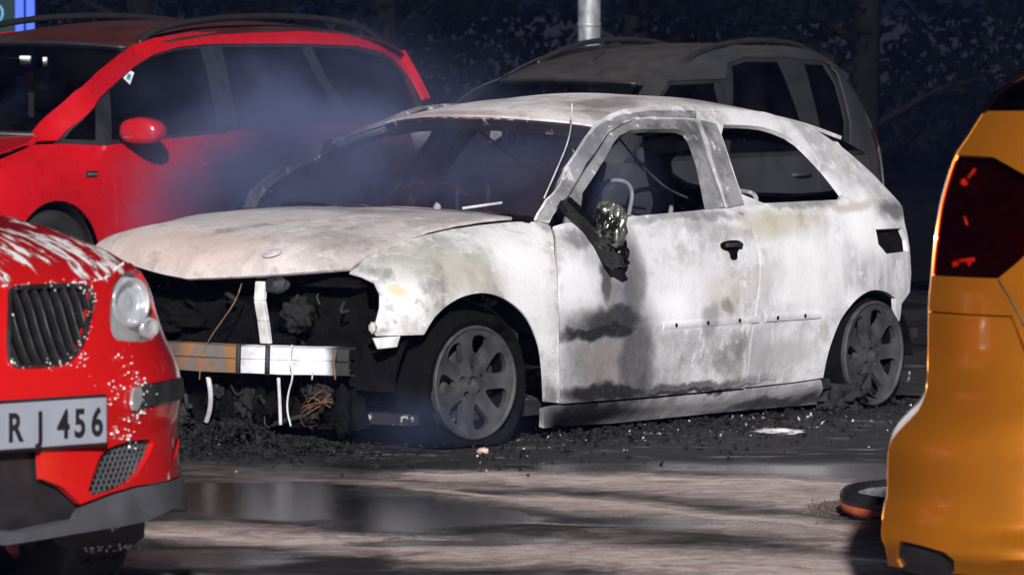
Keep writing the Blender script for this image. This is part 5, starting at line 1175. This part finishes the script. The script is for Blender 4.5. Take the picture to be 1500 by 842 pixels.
# hedge closing off the back, near-black verge added in front to keep the far ground unlit
def hedge():
    rnd = random.Random(5); V, Fs = [], []
    for i in range(30000):
        x = rnd.uniform(-13, 13); y = 68 + rnd.uniform(-1.2, 1.2); z = -.3 + 4.4 * rnd.random() ** .9 * (.85 + .15 * math.sin(x * 2))
        p = Vector((x, y, z)); u = Vector((rnd.gauss(0, 1), rnd.gauss(0, 1), rnd.gauss(0, 1))).normalized(); w = u.orthogonal().normalized(); s = rnd.uniform(.05, .13); b = len(V)
        V += [p - u * s, p + w * s * .5, p + u * s, p - w * s * .5]; Fs.append((b, b + 1, b + 2, b + 3))
    o = add('hedge', V, Fs, M['leaf'], None, smooth=False); tag(o, 'dense dark hedgerow closing off the back of the car park', kind='stuff')
    V, Fs = grid(lambda a, b: (lerp(-60, 60, a), lerp(42, 120, b * b), -.29 + .02 * noise.noise(Vector((a * 60, b * 40, 0)))), 60, 30)
    o = add('added_verge', V, Fs, plain('added_unlit_sheet', (.006, .006, .0055), .95, var=.5, sc=3, spec=0.), None); tag(o, 'dark verge sheet added behind the parked cars to keep the distance unlit', kind='structure')
hedge()

# ------------------------------------------------------------------ round base and grit by the orange car, charred debris
def build_ring():
    c = at_z(1322, 757); T = thing('round_rubber_base', 'round black rubber base with orange underside lying beside the orange car', 'rubber base', loc=(c.x, c.y, .018)); T.rotation_euler = (R(5.5), R(1), 0)
    r = .205
    add('orange_foot', *revolve([(.02, .004), (r * .96, .004), (r * .985, .018), (r * .98, .036), (r * .9, .04)], 56, axis='z'), M['orange_rubber'], T)
    add('black_rim', *revolve([(r * .70, .045), (r * .74, .062), (r * .82, .074), (r * .93, .073), (r * .99, .06), (r * 1.0, .045), (r * .985, .034)], 56, axis='z'), M['rubber_gloss'], T)
    add('silver_dish', *revolve([(.001, .044), (r * .5, .046), (r * .72, .056)], 56, axis='z'), M['dish'], T)
M['orange_rubber'] = plain('orange_rubber', (.42, .09, .03), .6); M['rubber_gloss'] = plain('wet_rubber', (.018, .018, .02), .3); M['dish'] = plain('silver_dish', (.45, .45, .48), .35, .5, var=.4, sc=60)
build_ring()
def chips(name, label, spots, n, smin, smax, mat, seed, dark=True):
    """small broken pieces strewn over the ground: spots = (x, y, spread x, spread y, weight)"""
    rnd = random.Random(seed); V, Fs = [], []; tot = sum(s[4] for s in spots)
    for i in range(n):
        k = rnd.uniform(0, tot)
        for s in spots:
            k -= s[4]
            if k <= 0: break
        x, y = rnd.gauss(s[0], s[2]), rnd.gauss(s[1], s[3]); hh = s[5] if len(s) > 5 else 0
        z = .002 + hh * math.exp(-((x - s[0]) / (s[2] * 1.1)) ** 2 - ((y - s[1]) / (s[3] * 1.1)) ** 2); r = smin + (smax - smin) * rnd.random() ** 2.5
        b = len(V); M3 = Matrix.Rotation(rnd.uniform(0, 6.3), 3, Vector((rnd.gauss(0, 1), rnd.gauss(0, 1), rnd.gauss(0, 1) + .01)).normalized())
        for q in ((1, .2, -.3), (-.8, .9, -.2), (-.5, -1, -.1), (.1, .1, .7), (.4, -.6, .4)): V.append(Vector((x, y, z + r * .35)) + M3 @ Vector((q[0] * r * rnd.uniform(.6, 1.3), q[1] * r * rnd.uniform(.5, 1.1), q[2] * r * rnd.uniform(.3, .9))))
        Fs += [(b, b + 1, b + 3), (b + 1, b + 2, b + 3), (b + 2, b + 4, b + 3), (b, b + 3, b + 4), (b, b + 4, b + 2), (b, b + 2, b + 1)]
    o = add(name, V, Fs, mat, None, smooth=False); tag(o, label, kind='stuff'); return o
def bw(x, y): p = BF.o + BF.f * x + BF.l * y; return p.x, p.y
fr_ = [(*bw(.62, y), .16, .22, w, h) for y, w, h in ((-.45, 1, .07), (-.1, 1.4, .10), (.2, 1.6, .10), (.5, 1.1, .05))]
sd_spots = [(*bw(x, 1.05), .25, .25, w) for x, w in ((.1, .4), (-.5, .6), (-1.0, .6), (-1.5, .6), (-2.0, .6), (-2.5, .7), (-2.9, .5))] + [(*bw(x, 1.35), .35, .3, .35) for x in (-.4, -1.2, -2.0, -2.8, .6)]
sd_spots += [(*bw(x, .93), .16, .12, .55, .02) for x in (-.5, -.8, -1.1, -1.4, -1.7, -2.0, -2.3, -2.9)]
chips('charred_debris', 'black charred fragments heaped under the burnt car nose and strewn along it', fr_ * 5 + sd_spots, 9500, .002, .017, M['debris'], 11)
chips('ash_flakes', 'small pale ash flakes scattered round the burnt car', [(s[0], s[1], s[2] * 1.2, s[3] * 1.3, s[4]) for s in fr_[:2] + sd_spots], 300, .002, .012, M['ashwhite'], 12)
g_ = at_z(1212, 748); chips('grit_pile', 'low pile of brown grit beside the round rubber base', [(g_.x, g_.y, .035, .14, 1, .02), (g_.x + .05, g_.y + .1, .03, .12, 1, .02)], 1300, .002, .006, plain('brown_grit', (.10, .075, .06), .9, var=.4, sc=60), 13)
M['embers'] = plain('scorched_scrap', (.6, .38, .32), .8, var=.4, sc=40)
def fragment(px, py, r, mat, label, seed):
    p = at_z(px, py); o = lump('debris_fragment', None, (0, 0, 0), r, M[mat], .5, 9, 3, seed); o.location = (p.x, p.y, r[2] * .75); tag(o, label, 'debris', 'pieces of debris on the asphalt')
fragment(481, 641, (.035, .03, .028), 'ashwhite', 'crumpled pale fragment under the burnt car crash beam', 61)
fragment(506, 652, (.018, .015, .012), 'ashwhite', 'small white flake near the crumpled fragment under the crash beam', 62)
fragment(707, 664, (.022, .02, .012), 'embers', 'pinkish scrap lying against the burnt front tyre', 63)
fragment(1140, 634, (.09, .05, .010), 'ashwhite', 'flat pale slab of ash beside the burnt car sill', 64)
fragment(1325, 628, (.03, .03, .02), 'rubber_burnt', 'black charred lump behind the burnt rear wheel', 65)

# ------------------------------------------------------------------ smoke drifting off the wreck
def build_smoke():
    m = NT('drifting_smoke'); v = m.coord(); w = m.warp(v, 1.6, .25)
    n = m.ramp(m.noise(m.warp(w, 3.5, .18), 3.0, 6, .62), .38, .62, .10, 1.15)
    acc = None
    for c, r, k in SMOKE:
        b = m.math('MULTIPLY', m.blob(w, c, r, .85), k); acc = b if acc is None else m.math('ADD', acc, b)
    d = m.math('MULTIPLY', acc, n)
    pv = m.n('VolumePrincipled', {'Color': (.20, .235, .44, 1), 'Density': d, 'Anisotropy': -.1})  # blue of beacon light put into the smoke colour
    m.t.links.new(pv, m.out.inputs[1])
    V, Fs = box_geo(-3.0, .9, -2.2, 1.35, .02, 1.6); o = add('smoke', V, Fs, m.m, None, smooth=False); o.location = BF.o; o.rotation_euler = (0, 0, BF.th); tag(o, 'smoke coloured blue for beacon light, drifting off the burnt-out hatchback, thickened to stand in for its shadow', kind='stuff')
def wl(x, y, z): p = BF.o + BF.f * x + BF.l * y; return (p.x, p.y, z)
SMOKE = [((-1.95, -1.35, .72), (.70, .42, .32), 12.), ((-1.2, -1.05, .98), (.36, .5, .20), 3.2), ((-.68, -.42, 1.0), (.32, .52, .18), 4.4), ((-1.0, .10, .96), (.42, .45, .18), 2.2), ((-1.7, -1.3, 1.25), (.6, .6, .20), .7), ((.42, 1.0, .10), (.34, .22, .10), .55)]  # first, densest puff darkens the red people carrier in place of a cast shadow
build_smoke()

# ------------------------------------------------------------------ night air: thin bluish haze round the whole place
def build_haze():
    m = NT('night_haze'); pv = m.n('VolumePrincipled', {'Color': (.30, .38, 1.0, 1), 'Density': .00045, 'Anisotropy': 0.}); m.t.links.new(pv, m.out.inputs[1])
    V, Fs = box_geo(-70, 70, -8, 140, -1.5, 8.2); o = add('haze', V, Fs, m.m, None, smooth=False); tag(o, 'thin bluish night haze over the car park', kind='stuff')
build_haze()
